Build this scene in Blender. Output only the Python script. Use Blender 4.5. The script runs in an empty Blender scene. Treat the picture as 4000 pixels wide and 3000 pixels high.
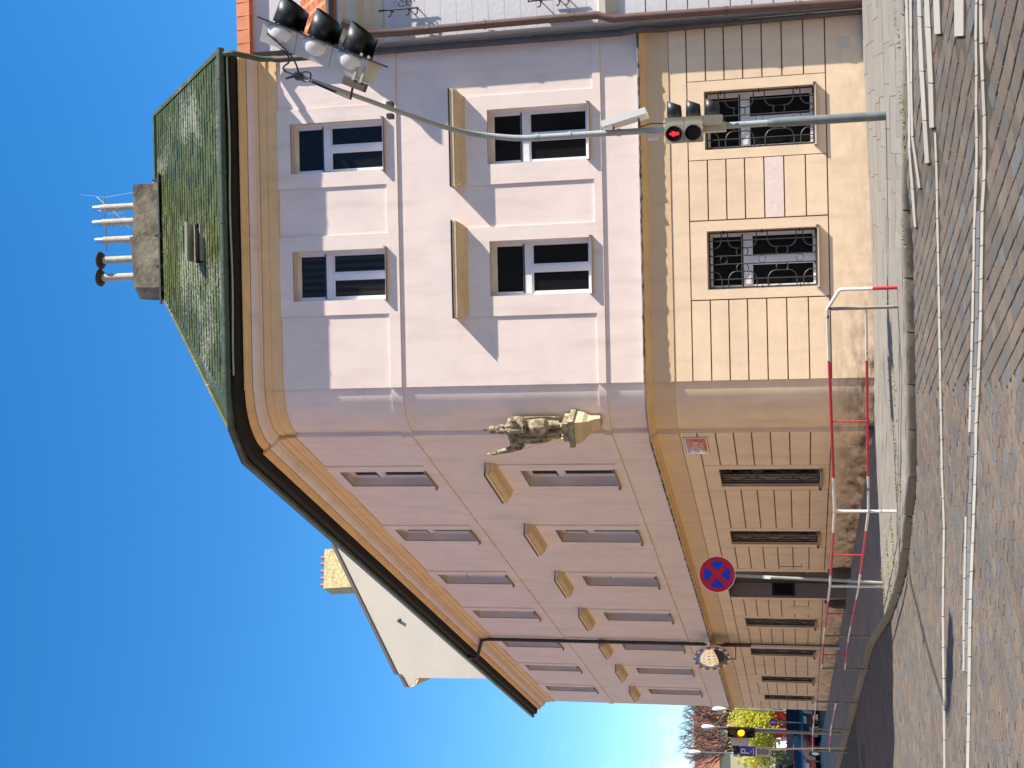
import bpy, bmesh, math, random
from math import sin, cos, tan, atan, atan2, radians, pi, sqrt, hypot
from mathutils import Vector, Matrix
random.seed(7)
S = bpy.context.scene
COL = S.collection

# ------------------------------------------------------------------ camera
# the photograph is a portrait picture lying on its side: 4000 x 3000, world "up" points to picture left
F = 5000.0; PITCH = atan(1094 / F); ROLL = 0.021; CAM = Vector((0, 0, 1.5))
FW = Vector((0, cos(PITCH), sin(PITCH))); RT = Vector((1, 0, 0)); DN = Vector((0, sin(PITCH), -cos(PITCH)))
cam_d = bpy.data.cameras.new('camera'); cam = bpy.data.objects.new('camera', cam_d); COL.objects.link(cam)
cam_d.sensor_fit = 'HORIZONTAL'; cam_d.sensor_width = 36.0; cam_d.lens = F * 36 / 4000
cam_d.clip_start = 0.1; cam_d.clip_end = 3000
r2 = RT * cos(ROLL) + DN * sin(ROLL); d2 = DN * cos(ROLL) - RT * sin(ROLL)     # rolled right / down
cx, cy, cz = d2, r2, -FW                                                       # image right = down, image up = right
cam.matrix_world = Matrix(((cx.x, cy.x, cz.x, CAM.x), (cx.y, cy.y, cz.y, CAM.y), (cx.z, cy.z, cz.z, CAM.z), (0, 0, 0, 1)))
S.camera = cam

# ------------------------------------------------------------------ sky, sun, exposure
SUN_ALPHA, SUN_EL = radians(19.0), radians(41.5)
w = bpy.data.worlds.new('World'); S.world = w; w.use_nodes = True
nt = w.node_tree; N = nt.nodes; L = nt.links
bg = N['Background']
sky = N.new('ShaderNodeTexSky'); sky.sky_type = 'NISHITA'; sky.sun_disc = False
sky.sun_elevation = SUN_EL; sky.sun_rotation = radians(90) + SUN_ALPHA
sky.altitude = 300; sky.air_density = 1.0; sky.dust_density = 0.0; sky.ozone_density = 3.0
# thin white cloud low over the horizon, all the way round
tc = N.new('ShaderNodeTexCoord'); mp = N.new('ShaderNodeMapping'); mp.inputs['Scale'].default_value = (3.2, 3.2, 7.0)
nz = N.new('ShaderNodeTexNoise'); nz.inputs['Scale'].default_value = 1.6; nz.inputs['Detail'].default_value = 7; nz.inputs['Roughness'].default_value = .6
cr = N.new('ShaderNodeMapRange'); cr.inputs['From Min'].default_value = .5; cr.inputs['From Max'].default_value = .78
sx = N.new('ShaderNodeSeparateXYZ'); el = N.new('ShaderNodeMapRange'); el.inputs['From Min'].default_value = .27; el.inputs['From Max'].default_value = .06
mu = N.new('ShaderNodeMath'); mu.operation = 'MULTIPLY'
mx = N.new('ShaderNodeMixRGB'); mx.inputs['Color2'].default_value = (8.2, 8.6, 9.2, 1)
hs = N.new('ShaderNodeHueSaturation'); hs.inputs['Saturation'].default_value = 1.34; hs.inputs['Value'].default_value = 1.0
L.new(tc.outputs['Generated'], mp.inputs['Vector']); L.new(mp.outputs[0], nz.inputs['Vector']); L.new(nz.outputs['Fac'], cr.inputs['Value'])
L.new(tc.outputs['Generated'], sx.inputs[0]); L.new(sx.outputs['Z'], el.inputs['Value'])
L.new(cr.outputs[0], mu.inputs[0]); L.new(el.outputs[0], mu.inputs[1]); L.new(mu.outputs[0], mx.inputs['Fac'])
L.new(sky.outputs[0], hs.inputs['Color']); L.new(hs.outputs[0], mx.inputs['Color1']); L.new(mx.outputs[0], bg.inputs['Color'])
bg.inputs['Strength'].default_value = 0.115
sd_ = bpy.data.lights.new('sun', 'SUN'); sd_.energy = 5.0; sd_.angle = radians(0.53); sd_.color = (1.0, 0.91, 0.77)
sun = bpy.data.objects.new('sun', sd_); COL.objects.link(sun)
SUNV = Vector((cos(SUN_ALPHA) * cos(SUN_EL), -sin(SUN_ALPHA) * cos(SUN_EL), sin(SUN_EL)))
sun.rotation_euler = SUNV.to_track_quat('Z', 'Y').to_euler()
S.view_settings.view_transform = 'Standard'; S.view_settings.look = 'None'; S.view_settings.gamma = 1.0
S.view_settings.exposure = 1.03
S.cycles.max_bounces = 6

# ------------------------------------------------------------------ pixel -> direction / position
def ray(x, y):
    U, V = 1500 - y, x - 2000
    u = U * cos(ROLL) + V * sin(ROLL); v = -U * sin(ROLL) + V * cos(ROLL)
    return FW * F + RT * u + DN * v
def proj(p):
    q = Vector(p) - CAM; z = q.dot(FW); u = F * q.dot(RT) / z; v = F * q.dot(DN) / z
    return u * sin(ROLL) + v * cos(ROLL) + 2000, 1500 - (u * cos(ROLL) - v * sin(ROLL))
def aty(x, y, Y):
    d = ray(x, y); return CAM + d * (Y / d.y)

# ------------------------------------------------------------------ the lie of the land
FY = 25.45                                   # front facade plane
RC = 1.13; CC = Vector((-0.02, FY + RC))     # rounded corner: centre and radius
SD = Vector((-0.4035, 0.915, 0)).normalized(); SN = Vector((-SD.y, SD.x, 0))
SN = Vector((-0.915, -0.4035, 0)).normalized()
S0 = Vector((CC.x, CC.y, 0)) + SN * RC
def clamp(v, a, b): return max(a, min(b, v))
def g(x, y):                                 # pavement level
    q = Vector((x, y, 0)) - S0; t = q.dot(SD); o = q.dot(SN)
    return -.04 + .022 * clamp(x - 2.4, 0, 8) + .0125 * clamp(t, 0, 60) - .07 * clamp(o, 0, 4.2)
def gr(x, y):                                # road level
    s = clamp((x - 1.7) / 1.6, 0, 1); s = s * s * (3 - 2 * s); return g(x, y) - (.125 * (1 - s) + .018 * s)
def on(x, y, fn):
    z = 0.0
    for _ in range(12):
        d = ray(x, y); p = CAM + d * ((z - CAM.z) / d.z); z = fn(p.x, p.y)
    return Vector((p.x, p.y, z))

# ------------------------------------------------------------------ materials
def mat(name, col, rough=.8, var=.0, vscale=3.0, bump=0.0, bscale=40.0, metal=0.0, spec=.5, col2=None, rnd=0.0, emit=0.0, extra=None, coat=0.0):
    m = bpy.data.materials.new(name); m.use_nodes = True
    t = m.node_tree; n = t.nodes; l = t.links; b = n['Principled BSDF']
    b.inputs['Base Color'].default_value = (*col, 1); b.inputs['Roughness'].default_value = rough
    b.inputs['Metallic'].default_value = metal; b.inputs['Specular IOR Level'].default_value = spec
    if coat: b.inputs['Coat Weight'].default_value = coat
    if emit:
        b.inputs['Emission Color'].default_value = (*col, 1); b.inputs['Emission Strength'].default_value = emit
    geo = n.new('ShaderNodeNewGeometry')
    cur = None
    if var or col2:
        nz = n.new('ShaderNodeTexNoise'); nz.inputs['Scale'].default_value = vscale; nz.inputs['Detail'].default_value = 5; nz.inputs['Roughness'].default_value = .62
        l.new(geo.outputs['Position'], nz.inputs['Vector'])
        mr = n.new('ShaderNodeMapRange'); mr.inputs['From Min'].default_value = .3; mr.inputs['From Max'].default_value = .7
        l.new(nz.outputs['Fac'], mr.inputs['Value'])
        mixn = n.new('ShaderNodeMixRGB'); l.new(mr.outputs[0], mixn.inputs['Fac'])
        c2 = col2 if col2 else tuple(c * (1 + var) for c in col); c1 = col if col2 else tuple(c * (1 - var) for c in col)
        mixn.inputs['Color1'].default_value = (*c1, 1); mixn.inputs['Color2'].default_value = (*c2, 1)
        cur = mixn.outputs[0]
    if rnd:
        oi = n.new('ShaderNodeObjectInfo'); ad = n.new('ShaderNodeMath'); ad.operation = 'ADD'; fr = n.new('ShaderNodeMath'); fr.operation = 'FRACT'
        l.new(oi.outputs['Random'], ad.inputs[0]); l.new(geo.outputs['Random Per Island'], ad.inputs[1]); l.new(ad.outputs[0], fr.inputs[0])
        m2 = n.new('ShaderNodeMapRange'); m2.inputs['To Min'].default_value = 1 - rnd; m2.inputs['To Max'].default_value = 1 + rnd
        l.new(fr.outputs[0], m2.inputs['Value'])
        mm = n.new('ShaderNodeMixRGB'); mm.blend_type = 'MULTIPLY'; mm.inputs['Fac'].default_value = 1
        if cur is None:
            mm.inputs['Color1'].default_value = (*col, 1)
        else: l.new(cur, mm.inputs['Color1'])
        l.new(m2.outputs[0], mm.inputs['Color2']); cur = mm.outputs[0]
    if bump:
        bz = n.new('ShaderNodeTexNoise'); bz.inputs['Scale'].default_value = bscale; bz.inputs['Detail'].default_value = 6
        l.new(geo.outputs['Position'], bz.inputs['Vector'])
        bp = n.new('ShaderNodeBump'); bp.inputs['Strength'].default_value = bump; bp.inputs['Distance'].default_value = .02
        l.new(bz.outputs['Fac'], bp.inputs['Height']); l.new(bp.outputs[0], b.inputs['Normal'])
    if extra: cur = extra(m, t, n, l, b, geo, cur, col)
    if cur is not None: l.new(cur, b.inputs['Base Color'])
    return m

def node_mix(n, l, fac, a, bcol, mode='MIX'):
    x = n.new('ShaderNodeMixRGB'); x.blend_type = mode
    if fac is not None: l.new(fac, x.inputs['Fac'])
    if a is not None: l.new(a, x.inputs['Color1'])
    x.inputs['Color2'].default_value = (*bcol, 1)
    return x

def leaf_extra(m, t, n, l, b, geo, cur, col):
    tr = n.new('ShaderNodeBsdfTranslucent'); mxs = n.new('ShaderNodeMixShader'); mxs.inputs[0].default_value = .5
    l.new(cur, tr.inputs['Color']); l.new(b.outputs[0], mxs.inputs[1]); l.new(tr.outputs[0], mxs.inputs[2]); l.new(mxs.outputs[0], n['Material Output'].inputs['Surface'])
    return cur
def plaster_extra(stain_top=.75, amount=.9, streaks=True):
    def f(m, t, n, l, b, geo, cur, col):
        # grime splashed up from the pavement, with a ragged upper outline, and faint rain streaks
        sp = n.new('ShaderNodeSeparateXYZ'); l.new(geo.outputs['Position'], sp.inputs[0])
        mp = n.new('ShaderNodeMapping'); mp.inputs['Scale'].default_value = (1.3, 1.3, 3.2); l.new(geo.outputs['Position'], mp.inputs['Vector'])
        nz = n.new('ShaderNodeTexNoise'); nz.inputs['Scale'].default_value = 1.6; nz.inputs['Detail'].default_value = 6; nz.inputs['Roughness'].default_value = .65
        l.new(mp.outputs[0], nz.inputs['Vector'])
        a = n.new('ShaderNodeMath'); a.operation = 'MULTIPLY_ADD'; a.inputs[1].default_value = 4.2; a.inputs[2].default_value = -1.45
        l.new(nz.outputs['Fac'], a.inputs[0])
        z = n.new('ShaderNodeMapRange'); z.inputs['From Min'].default_value = stain_top; z.inputs['From Max'].default_value = -.1
        l.new(sp.outputs['Z'], z.inputs['Value'])
        # grimier towards the street corner
        px = n.new('ShaderNodeMapRange'); px.inputs['From Min'].default_value = 2.2; px.inputs['From Max'].default_value = -.2; px.inputs['To Min'].default_value = .22
        l.new(sp.outputs['X'], px.inputs['Value'])
        k = n.new('ShaderNodeMath'); k.operation = 'MULTIPLY'; l.new(a.outputs[0], k.inputs[0]); l.new(z.outputs[0], k.inputs[1])
        k2 = n.new('ShaderNodeMath'); k2.operation = 'MULTIPLY'; k2.use_clamp = True; l.new(k.outputs[0], k2.inputs[0]); l.new(px.outputs[0], k2.inputs[1])
        k3 = n.new('ShaderNodeMath'); k3.operation = 'MULTIPLY'; k3.inputs[1].default_value = amount; l.new(k2.outputs[0], k3.inputs[0])
        mxn = node_mix(n, l, k3.outputs[0], cur, (.045, .032, .022))
        if streaks:
            mp2 = n.new('ShaderNodeMapping'); mp2.inputs['Scale'].default_value = (2.2, 2.2, .35); l.new(geo.outputs['Position'], mp2.inputs['Vector'])
            nz2 = n.new('ShaderNodeTexNoise'); nz2.inputs['Scale'].default_value = 1.5; nz2.inputs['Detail'].default_value = 4; l.new(mp2.outputs[0], nz2.inputs['Vector'])
            r = n.new('ShaderNodeMapRange'); r.inputs['From Min'].default_value = .52; r.inputs['From Max'].default_value = .8; r.inputs['To Max'].default_value = .28; l.new(nz2.outputs['Fac'], r.inputs['Value'])
            mxn2 = node_mix(n, l, r.outputs[0], mxn.outputs[0], (.36, .27, .2)); return mxn2.outputs[0]
        return mxn.outputs[0]
    return f

M = {}
M['pink'] = mat('pink_plaster', (.77, .655, .60), .9, .055, 1.3, .16, 6, extra=plaster_extra(.6, .5))
M['peach'] = mat('peach_plaster', (.78, .60, .42), .9, .07, 1.6, .16, 7, extra=plaster_extra(.95, .95))
M['peach_pale'] = mat('pink_patch_plaster', (.76, .62, .56), .9, .05, 2, .3, 12)
M['tan'] = mat('tan_plaster', (.76, .52, .27), .88, .08, 1.8, .3, 14, extra=plaster_extra(-.5, 0))
M['frieze'] = mat('stained_frieze_plaster', (.70, .50, .29), .9, 0, 1.4, .3, 12, col2=(.62, .45, .29), extra=plaster_extra(-.5, 0))
M['joint'] = mat('groove_brown', (.14, .075, .032), .95, .2, 4, 0)  # dark brown backing wall that shows between the blocks
M['white_frame'] = mat('white_window_paint', (.74, .73, .76), .45, .03, 4)
M['dark_frame'] = mat('dark_brown_window_paint', (.035, .026, .022), .6)
M['black_pane'] = mat('unlit_pane', (.005, .005, .005), .5, spec=.03)
M['glass'] = mat('dark_window_glass', (.010, .010, .011), .06, spec=.14)
def blind_extra(m, t, n, l, b, geo, cur, col):
    sp = n.new('ShaderNodeSeparateXYZ'); l.new(geo.outputs['Position'], sp.inputs[0])
    s = n.new('ShaderNodeMath'); s.operation = 'MULTIPLY'; s.inputs[1].default_value = 42; l.new(sp.outputs['X'], s.inputs[0])
    si = n.new('ShaderNodeMath'); si.operation = 'SINE'; l.new(s.outputs[0], si.inputs[0])
    r = n.new('ShaderNodeMapRange'); r.inputs['From Min'].default_value = -1; l.new(si.outputs[0], r.inputs['Value'])
    x = n.new('ShaderNodeMixRGB'); l.new(r.outputs[0], x.inputs['Fac']); x.inputs['Color1'].default_value = (.014, .011, .009, 1); x.inputs['Color2'].default_value = (.034, .029, .025, 1)
    return x.outputs[0]
M['glass_blind'] = mat('glass_with_curtain', (.05, .045, .04), .08, spec=.14, extra=blind_extra)
M['sill'] = mat('zinc_sill', (.28, .25, .24), .5, .15, 6, metal=.4)
M['iron'] = mat('black_iron', (.025, .023, .022), .55, .2, 8)
M['brown_pipe'] = mat('brown_pipe', (.115, .065, .055), .45, .15, 5)
M['grey_pipe'] = mat('grey_brown_pipe', (.075, .062, .058), .5, .15, 5)
M['black_pipe'] = mat('black_green_pipe', (.022, .024, .022), .5, .2, 5)
M['gutter'] = mat('green_copper_gutter', (.06, .085, .055), .45, .3, 4, .2, 20)
M['soffit'] = mat('black_soffit', (.006, .006, .005), .8, .2, 3)
def roof_extra(m, t, n, l, b, geo, cur, col):
    vz = n.new('ShaderNodeTexNoise'); vz.inputs['Scale'].default_value = 13; vz.inputs['Detail'].default_value = 4; vz.inputs['Roughness'].default_value = .7; l.new(geo.outputs['Position'], vz.inputs['Vector'])
    big = n.new('ShaderNodeTexNoise'); big.inputs['Scale'].default_value = .55; big.inputs['Detail'].default_value = 2; l.new(geo.outputs['Position'], big.inputs['Vector'])
    a = n.new('ShaderNodeMath'); a.operation = 'MULTIPLY'; l.new(vz.outputs['Fac'], a.inputs[0]); l.new(big.outputs['Fac'], a.inputs[1])
    r = n.new('ShaderNodeMapRange'); r.inputs['From Min'].default_value = .285; r.inputs['From Max'].default_value = .36; r.inputs['To Max'].default_value = .5; l.new(a.outputs[0], r.inputs['Value'])
    return node_mix(n, l, r.outputs[0], cur, (.42, .43, .32)).outputs[0]
M['slate'] = mat('mossy_roof_slate', (.068, .082, .022), .36, .25, 2.2, .15, 30, rnd=.28, spec=.25, extra=roof_extra)
M['chimney'] = mat('weathered_chimney', (.055, .045, .036), .95, 0, 1.7, .9, 9, col2=(.34, .28, .19))
M['flue'] = mat('grey_flue', (.36, .32, .27), .7, .25, 5, .2, 20)
M['steel'] = mat('bright_steel', (.62, .63, .65), .28, .05, 5, metal=.9)
M['zinc'] = mat('zinc_flashing', (.27, .265, .24), .5, .15, 4)
M['galv'] = mat('painted_mast', (.30, .33, .34), .5, .12, 6, .1, 30)
M['mast_low'] = mat('mast_lower', (.13, .15, .15), .55, .2, 5)
M['head_grey'] = mat('grey_signal_housing', (.60, .59, .55), .6, .06, 4)
M['head_cream'] = mat('cream_signal_housing', (.50, .47, .36), .5, .06, 4)
M['black'] = mat('black_plastic', (.018, .02, .023), .45, .1, 6)
M['lens_off'] = mat('dark_lens', (.02, .02, .02), .12)
M['lamp_red'] = mat('red_lamp', (1.0, .015, .03), .4, emit=1.4)
M['lamp_amber'] = mat('amber_lamp', (1.0, .30, .005), .4, emit=2.4)
M['rail_red'] = mat('red_railing_paint', (.50, .03, .055), .4, .12, 9)
def chip_extra(m, t, n, l, b, geo, cur, col):
    vz = n.new('ShaderNodeTexNoise'); vz.inputs['Scale'].default_value = 9; vz.inputs['Detail'].default_value = 5; l.new(geo.outputs['Position'], vz.inputs['Vector'])
    r = n.new('ShaderNodeMapRange'); r.inputs['From Min'].default_value = .62; r.inputs['From Max'].default_value = .66; l.new(vz.outputs['Fac'], r.inputs['Value'])
    return node_mix(n, l, r.outputs[0], cur, (.09, .06, .04)).outputs[0]
M['rail_white'] = mat('chipped_white_railing_paint', (.74, .72, .70), .45, .04, 9, extra=chip_extra)
M['rail_bare'] = mat('worn_railing_paint', (.30, .27, .22), .6, .3, 9, extra=chip_extra)
M['stone'] = mat('statue_sandstone', (.055, .043, .028), .92, 0, 7.0, .8, 30, col2=(.50, .42, .27))
M['console'] = mat('console_plaster', (.62, .48, .30), .9, .08, 3, .3, 14)
M['gold'] = mat('gilding', (.75, .50, .10), .35, .1, 8, metal=.8)
M['kerb'] = mat('granite_kerb', (.21, .195, .16), .9, .16, 9, .6, 60, rnd=.1)
def moss_extra(m, t, n, l, b, geo, cur, col):
    vz = n.new('ShaderNodeTexNoise'); vz.inputs['Scale'].default_value = 1.1; vz.inputs['Detail'].default_value = 6; vz.inputs['Roughness'].default_value = .7; l.new(geo.outputs['Position'], vz.inputs['Vector'])
    r = n.new('ShaderNodeMapRange'); r.inputs['From Min'].default_value = .55; r.inputs['From Max'].default_value = .64; r.inputs['To Max'].default_value = .9; l.new(vz.outputs['Fac'], r.inputs['Value'])
    return node_mix(n, l, r.outputs[0], cur, (.075, .10, .025)).outputs[0]
M['slab'] = mat('pavement_slab', (.205, .19, .17), .9, .08, 2.5, .25, 60, rnd=.09)
M['mortar'] = mat('pavement_joint', (.085, .08, .065), .95, .2, 6, extra=moss_extra)
def cobble_extra(m, t, n, l, b, geo, cur, col):
    # every stone its own shade: grey, brown, mauve, a few rusty ones
    oi = n.new('ShaderNodeObjectInfo'); ad = n.new('ShaderNodeMath'); ad.operation = 'MULTIPLY_ADD'; ad.inputs[1].default_value = 7.31; fr = n.new('ShaderNodeMath'); fr.operation = 'FRACT'
    l.new(geo.outputs['Random Per Island'], ad.inputs[0]); l.new(oi.outputs['Random'], ad.inputs[2]); l.new(ad.outputs[0], fr.inputs[0])
    rp = n.new('ShaderNodeValToRGB'); rp.color_ramp.interpolation = 'CONSTANT'; e = rp.color_ramp.elements
    pal = [(0, (.135, .115, .096)), (.2, (.115, .104, .092)), (.38, (.148, .122, .10)), (.55, (.112, .108, .104)), (.68, (.125, .102, .092)), (.80, (.155, .135, .11)), (.90, (.10, .096, .10)), (.988, (.15, .10, .07))]
    e[0].color = (*pal[0][1], 1); e[0].position = 0; e[1].position = pal[1][0]; e[1].color = (*pal[1][1], 1)
    for q, c in pal[2:]: k = e.new(q); k.color = (*c, 1)
    l.new(fr.outputs[0], rp.inputs[0])
    mm = n.new('ShaderNodeMixRGB'); mm.blend_type = 'MULTIPLY'; mm.inputs['Fac'].default_value = 1; l.new(rp.outputs[0], mm.inputs['Color1']); l.new(cur, mm.inputs['Color2']); return mm.outputs[0]
M['cobble'] = mat('granite_cobble', (.66, .64, .62), .82, 0, 1.1, .5, 55, col2=(1.02, .96, .89), extra=cobble_extra)
M['cobble_red'] = mat('reddish_cobble', (.26, .10, .085), .85, .1, 4, .4, 60)
M['cobble_blue'] = mat('bluish_cobble', (.092, .095, .10), .8, .1, 4, .4, 60, rnd=.15)
M['road_bed'] = mat('sandy_joint_bed', (.028, .026, .016), .95, 0, 1.6, .4, 50, col2=(.085, .072, .05))
M['marking'] = mat('white_marking_stone', (.34, .32, .285), .8, .05, 6, .2, 50, rnd=.05)
M['greystone'] = mat('grey_band_stone', (.13, .135, .14), .75, .1, 5, .2, 50, rnd=.1)
M['white_wall'] = mat('white_plaster', (.60, .59, .61), .9, .03, 1.5, .25, 12)
M['beige_band'] = mat('beige_stucco', (.58, .52, .43), .9, .06, 3, .25, 12)
M['terracotta'] = mat('terracotta_tile', (.52, .17, .075), .75, .15, 4, .3, 30, rnd=.15)
M['gable'] = mat('pale_gable_plaster', (.37, .335, .29), .9, .04, .7, .3, 4)
M['dark_roof'] = mat('dark_roof_edge', (.06, .05, .05), .7)
M['yellow_chim'] = mat('crumbling_yellow_plaster', (.30, .24, .11), .95, 0, 6, 1.0, 12, col2=(.62, .52, .28))
M['pot_red'] = mat('red_clay_pot', (.42, .13, .09), .7, .1, 6)
M['sign_red'] = mat('sign_red', (.62, .01, .025), .35)
M['sign_blue'] = mat('sign_blue', (.01, .045, .50), .35)
M['sign_white'] = mat('sign_white', (.78, .78, .78), .35)
M['enamel_red'] = mat('enamel_red', (.42, .02, .025), .18)
M['enamel_white'] = mat('enamel_white', (.74, .70, .68), .2)
M['enamel_blue'] = mat('enamel_dark_blue', (.05, .05, .10), .25)
M['door'] = mat('dark_brown_door', (.06, .042, .038), .6, .15, 3)
M['mirror'] = mat('mirror_glass', (.85, .87, .88), .02, metal=1.0)
M['tyre'] = mat('black_rubber', (.02, .02, .02), .8)
M['carpaint_black'] = mat('black_car_paint', (.012, .012, .014), .45, coat=.25)
M['carpaint_blue'] = mat('dark_blue_car_paint', (.012, .014, .025), .45, coat=.25)
M['carpaint_white'] = mat('white_van_paint', (.72, .73, .74), .3, coat=.6)
M['carpaint_red'] = mat('red_car_paint', (.35, .015, .02), .3, coat=.8)
M['headlamp'] = mat('headlamp_glass', (.75, .74, .62), .15)
M['bark'] = mat('brown_bark', (.085, .06, .05), .9, .2, 3)
M['twig'] = mat('reddish_twigs', (.13, .075, .062), .9, .25, 1.5)
M['leaf'] = mat('young_yellow_green_leaf', (.52, .52, .06), .7, 0, 1.2, col2=(.80, .74, .16), extra=leaf_extra)
M['grass'] = mat('weed_green', (.10, .13, .025), .8, 0, 5, col2=(.32, .27, .05))
M['cream_far'] = mat('cream_facade', (.72, .64, .42), .9, .04, .5)
M['ochre_far'] = mat('ochre_facade', (.60, .50, .30), .9, .04, .5)
M['far_glass'] = mat('far_window_glass', (.015, .016, .018), .25, spec=.12)
M['opaque_globe'] = mat('white_lamp_globe', (.80, .79, .76), .4)
M['hood'] = mat('hood_plaster', (.70, .53, .33), .9, .1, 3, .25, 14)
M['guard'] = mat('grimy_guard_stone', (.07, .06, .05), .9, .3, 4, .4, 20)
M['sky_pane'] = mat('skylight_glass_sky_tint', (.34, .38, .42), .15)  # pale blue base paints the sky's reflection into the pane
M['rust'] = mat('brown_rusty_steel', (.10, .07, .055), .7, .2, 8)
M['far_tile'] = mat('weathered_far_roof', (.32, .125, .065), .85, .2, 1.5)
M['asphalt'] = mat('worn_grey_asphalt', (.075, .073, .07), .9, .15, 2, .3, 40)

# ------------------------------------------------------------------ object helpers
ORG = {}
def empty(name, loc, parent=None, label=None, cat=None, group=None):
    o = bpy.data.objects.new(name, None); COL.objects.link(o); loc = Vector(loc)
    o.empty_display_size = .2
    base = ORG[parent.name] if parent else Vector((0, 0, 0))
    if parent: o.parent = parent
    o.location = loc - base; ORG[o.name] = loc
    tag(o, label, cat, group); return o
def tag(o, label=None, cat=None, group=None, kind=None):
    if label: o['label'] = label
    if cat: o['category'] = cat
    if group: o['group'] = group
    if kind: o['kind'] = kind
    return o

class MB:
    def __init__(s): s.v = []; s.f = []
    def add(s, vs, fs):
        n = len(s.v); s.v += [Vector(p) for p in vs]; s.f += [tuple(i + n for i in f) for f in fs]; return s
    def quad(s, a, b, c, d): return s.add([a, b, c, d], [(0, 1, 2, 3)])
    def poly(s, pts): return s.add(pts, [tuple(range(len(pts)))])
    def hexa(s, p):   # 8 points: bottom 4, top 4
        return s.add(p, [(0, 3, 2, 1), (4, 5, 6, 7), (0, 1, 5, 4), (1, 2, 6, 5), (2, 3, 7, 6), (3, 0, 4, 7)])
    def box(s, c, sx, sy, sz, ax=None):
        c = Vector(c); X, Y, Z = ax if ax else (Vector((1, 0, 0)), Vector((0, 1, 0)), Vector((0, 0, 1)))
        P = []
        for k in (-1, 1):
            for i, j in ((-1, -1), (1, -1), (1, 1), (-1, 1)):
                P.append(c + X * (i * sx / 2) + Y * (j * sy / 2) + Z * (k * sz / 2))
        return s.hexa(P)
    def prism(s, pts, vec):
        n = len(pts); pts = [Vector(p) for p in pts]; vec = Vector(vec)
        return s.add(pts + [p + vec for p in pts], [tuple(range(n))[::-1], tuple(range(n, 2 * n))] + [(i, (i + 1) % n, n + (i + 1) % n, n + i) for i in range(n)])
    def wbox(s, T, u0, u1, z0, z1, o0, o1, c=0.0):   # box on a wall; c = chamfer of the outer face
        return s.hexa([T(u0, z0, o0), T(u1, z0, o0), T(u1, z1, o0), T(u0, z1, o0), T(u0 + c, z0 + c, o1), T(u1 - c, z0 + c, o1), T(u1 - c, z1 - c, o1), T(u0 + c, z1 - c, o1)])
    def tube(s, pts, r, n=8, cap=True):
        pts = [Vector(p) for p in pts]; m = len(pts)
        rr = r if isinstance(r, (list, tuple)) else [r] * m
        t0 = (pts[1] - pts[0]).normalized(); up = Vector((0, 0, 1)) if abs(t0.z) < .9 else Vector((1, 0, 0))
        a = t0.cross(up).normalized(); base = len(s.v)
        for i, p in enumerate(pts):
            t = (pts[min(i + 1, m - 1)] - pts[max(i - 1, 0)]).normalized()
            a = (a - t * a.dot(t)).normalized(); b = t.cross(a)
            for k in range(n):
                th = 2 * pi * k / n; s.v.append(p + (a * cos(th) + b * sin(th)) * rr[i])
        for i in range(m - 1):
            for k in range(n):
                s.f.append((base + i * n + k, base + i * n + (k + 1) % n, base + (i + 1) * n + (k + 1) % n, base + (i + 1) * n + k))
        if cap:
            s.f.append(tuple(base + k for k in range(n))[::-1]); s.f.append(tuple(base + (m - 1) * n + k for k in range(n)))
        return s
    def lathe(s, prof, o, ax=None, n=16, fold=None, capends=True):   # prof: (radius, height)
        X, Y, Z = ax if ax else (Vector((1, 0, 0)), Vector((0, 1, 0)), Vector((0, 0, 1))); o = Vector(o); base = len(s.v)
        for j, (r, h) in enumerate(prof):
            for k in range(n):
                th = 2 * pi * k / n; q = r * (fold(th, j) if fold else 1)
                s.v.append(o + X * (q * cos(th)) + Y * (q * sin(th)) + Z * h)
        for j in range(len(prof) - 1):
            for k in range(n):
                s.f.append((base + j * n + k, base + j * n + (k + 1) % n, base + (j + 1) * n + (k + 1) % n, base + (j + 1) * n + k))
        if capends:
            s.f.append(tuple(base + k for k in range(n))[::-1]); s.f.append(tuple(base + (len(prof) - 1) * n + k for k in range(n)))
        return s
    def ball(s, c, rx, ry, rz, n=12, m=8):
        prof = [(max(1e-4, sin(pi * j / m)), -cos(pi * j / m)) for j in range(m + 1)]; c = Vector(c); base = len(s.v)
        for r, h in prof:
            for k in range(n): th = 2 * pi * k / n; s.v.append(c + Vector((rx * r * cos(th), ry * r * sin(th), rz * h)))
        for j in range(m):
            for k in range(n): s.f.append((base + j * n + k, base + j * n + (k + 1) % n, base + (j + 1) * n + (k + 1) % n, base + (j + 1) * n + k))
        return s
    def grid(s, rows, closed=False):   # rows of points joined into a surface
        base = len(s.v); n = len(rows[0])
        for r in rows: s.v += [Vector(p) for p in r]
        for i in range(len(rows) - 1):
            for k in range(n - 1 + (1 if closed else 0)):
                s.f.append((base + i * n + k, base + i * n + (k + 1) % n, base + (i + 1) * n + (k + 1) % n, base + (i + 1) * n + k))
        return s
    def mesh(s, name, off=Vector((0, 0, 0)), smooth=False, fix=True):
        me = bpy.data.meshes.new(name); me.from_pydata([p - off for p in s.v], [], s.f)
        if fix:
            b = bmesh.new(); b.from_mesh(me); bmesh.ops.recalc_face_normals(b, faces=b.faces[:]); b.to_mesh(me); b.free()
        if smooth:
            me.polygons.foreach_set('use_smooth', [True] * len(me.polygons))
            if smooth != 'all':
                try: me.set_sharp_from_angle(angle=radians(40))
                except Exception: pass
        me.update(); return me
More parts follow.
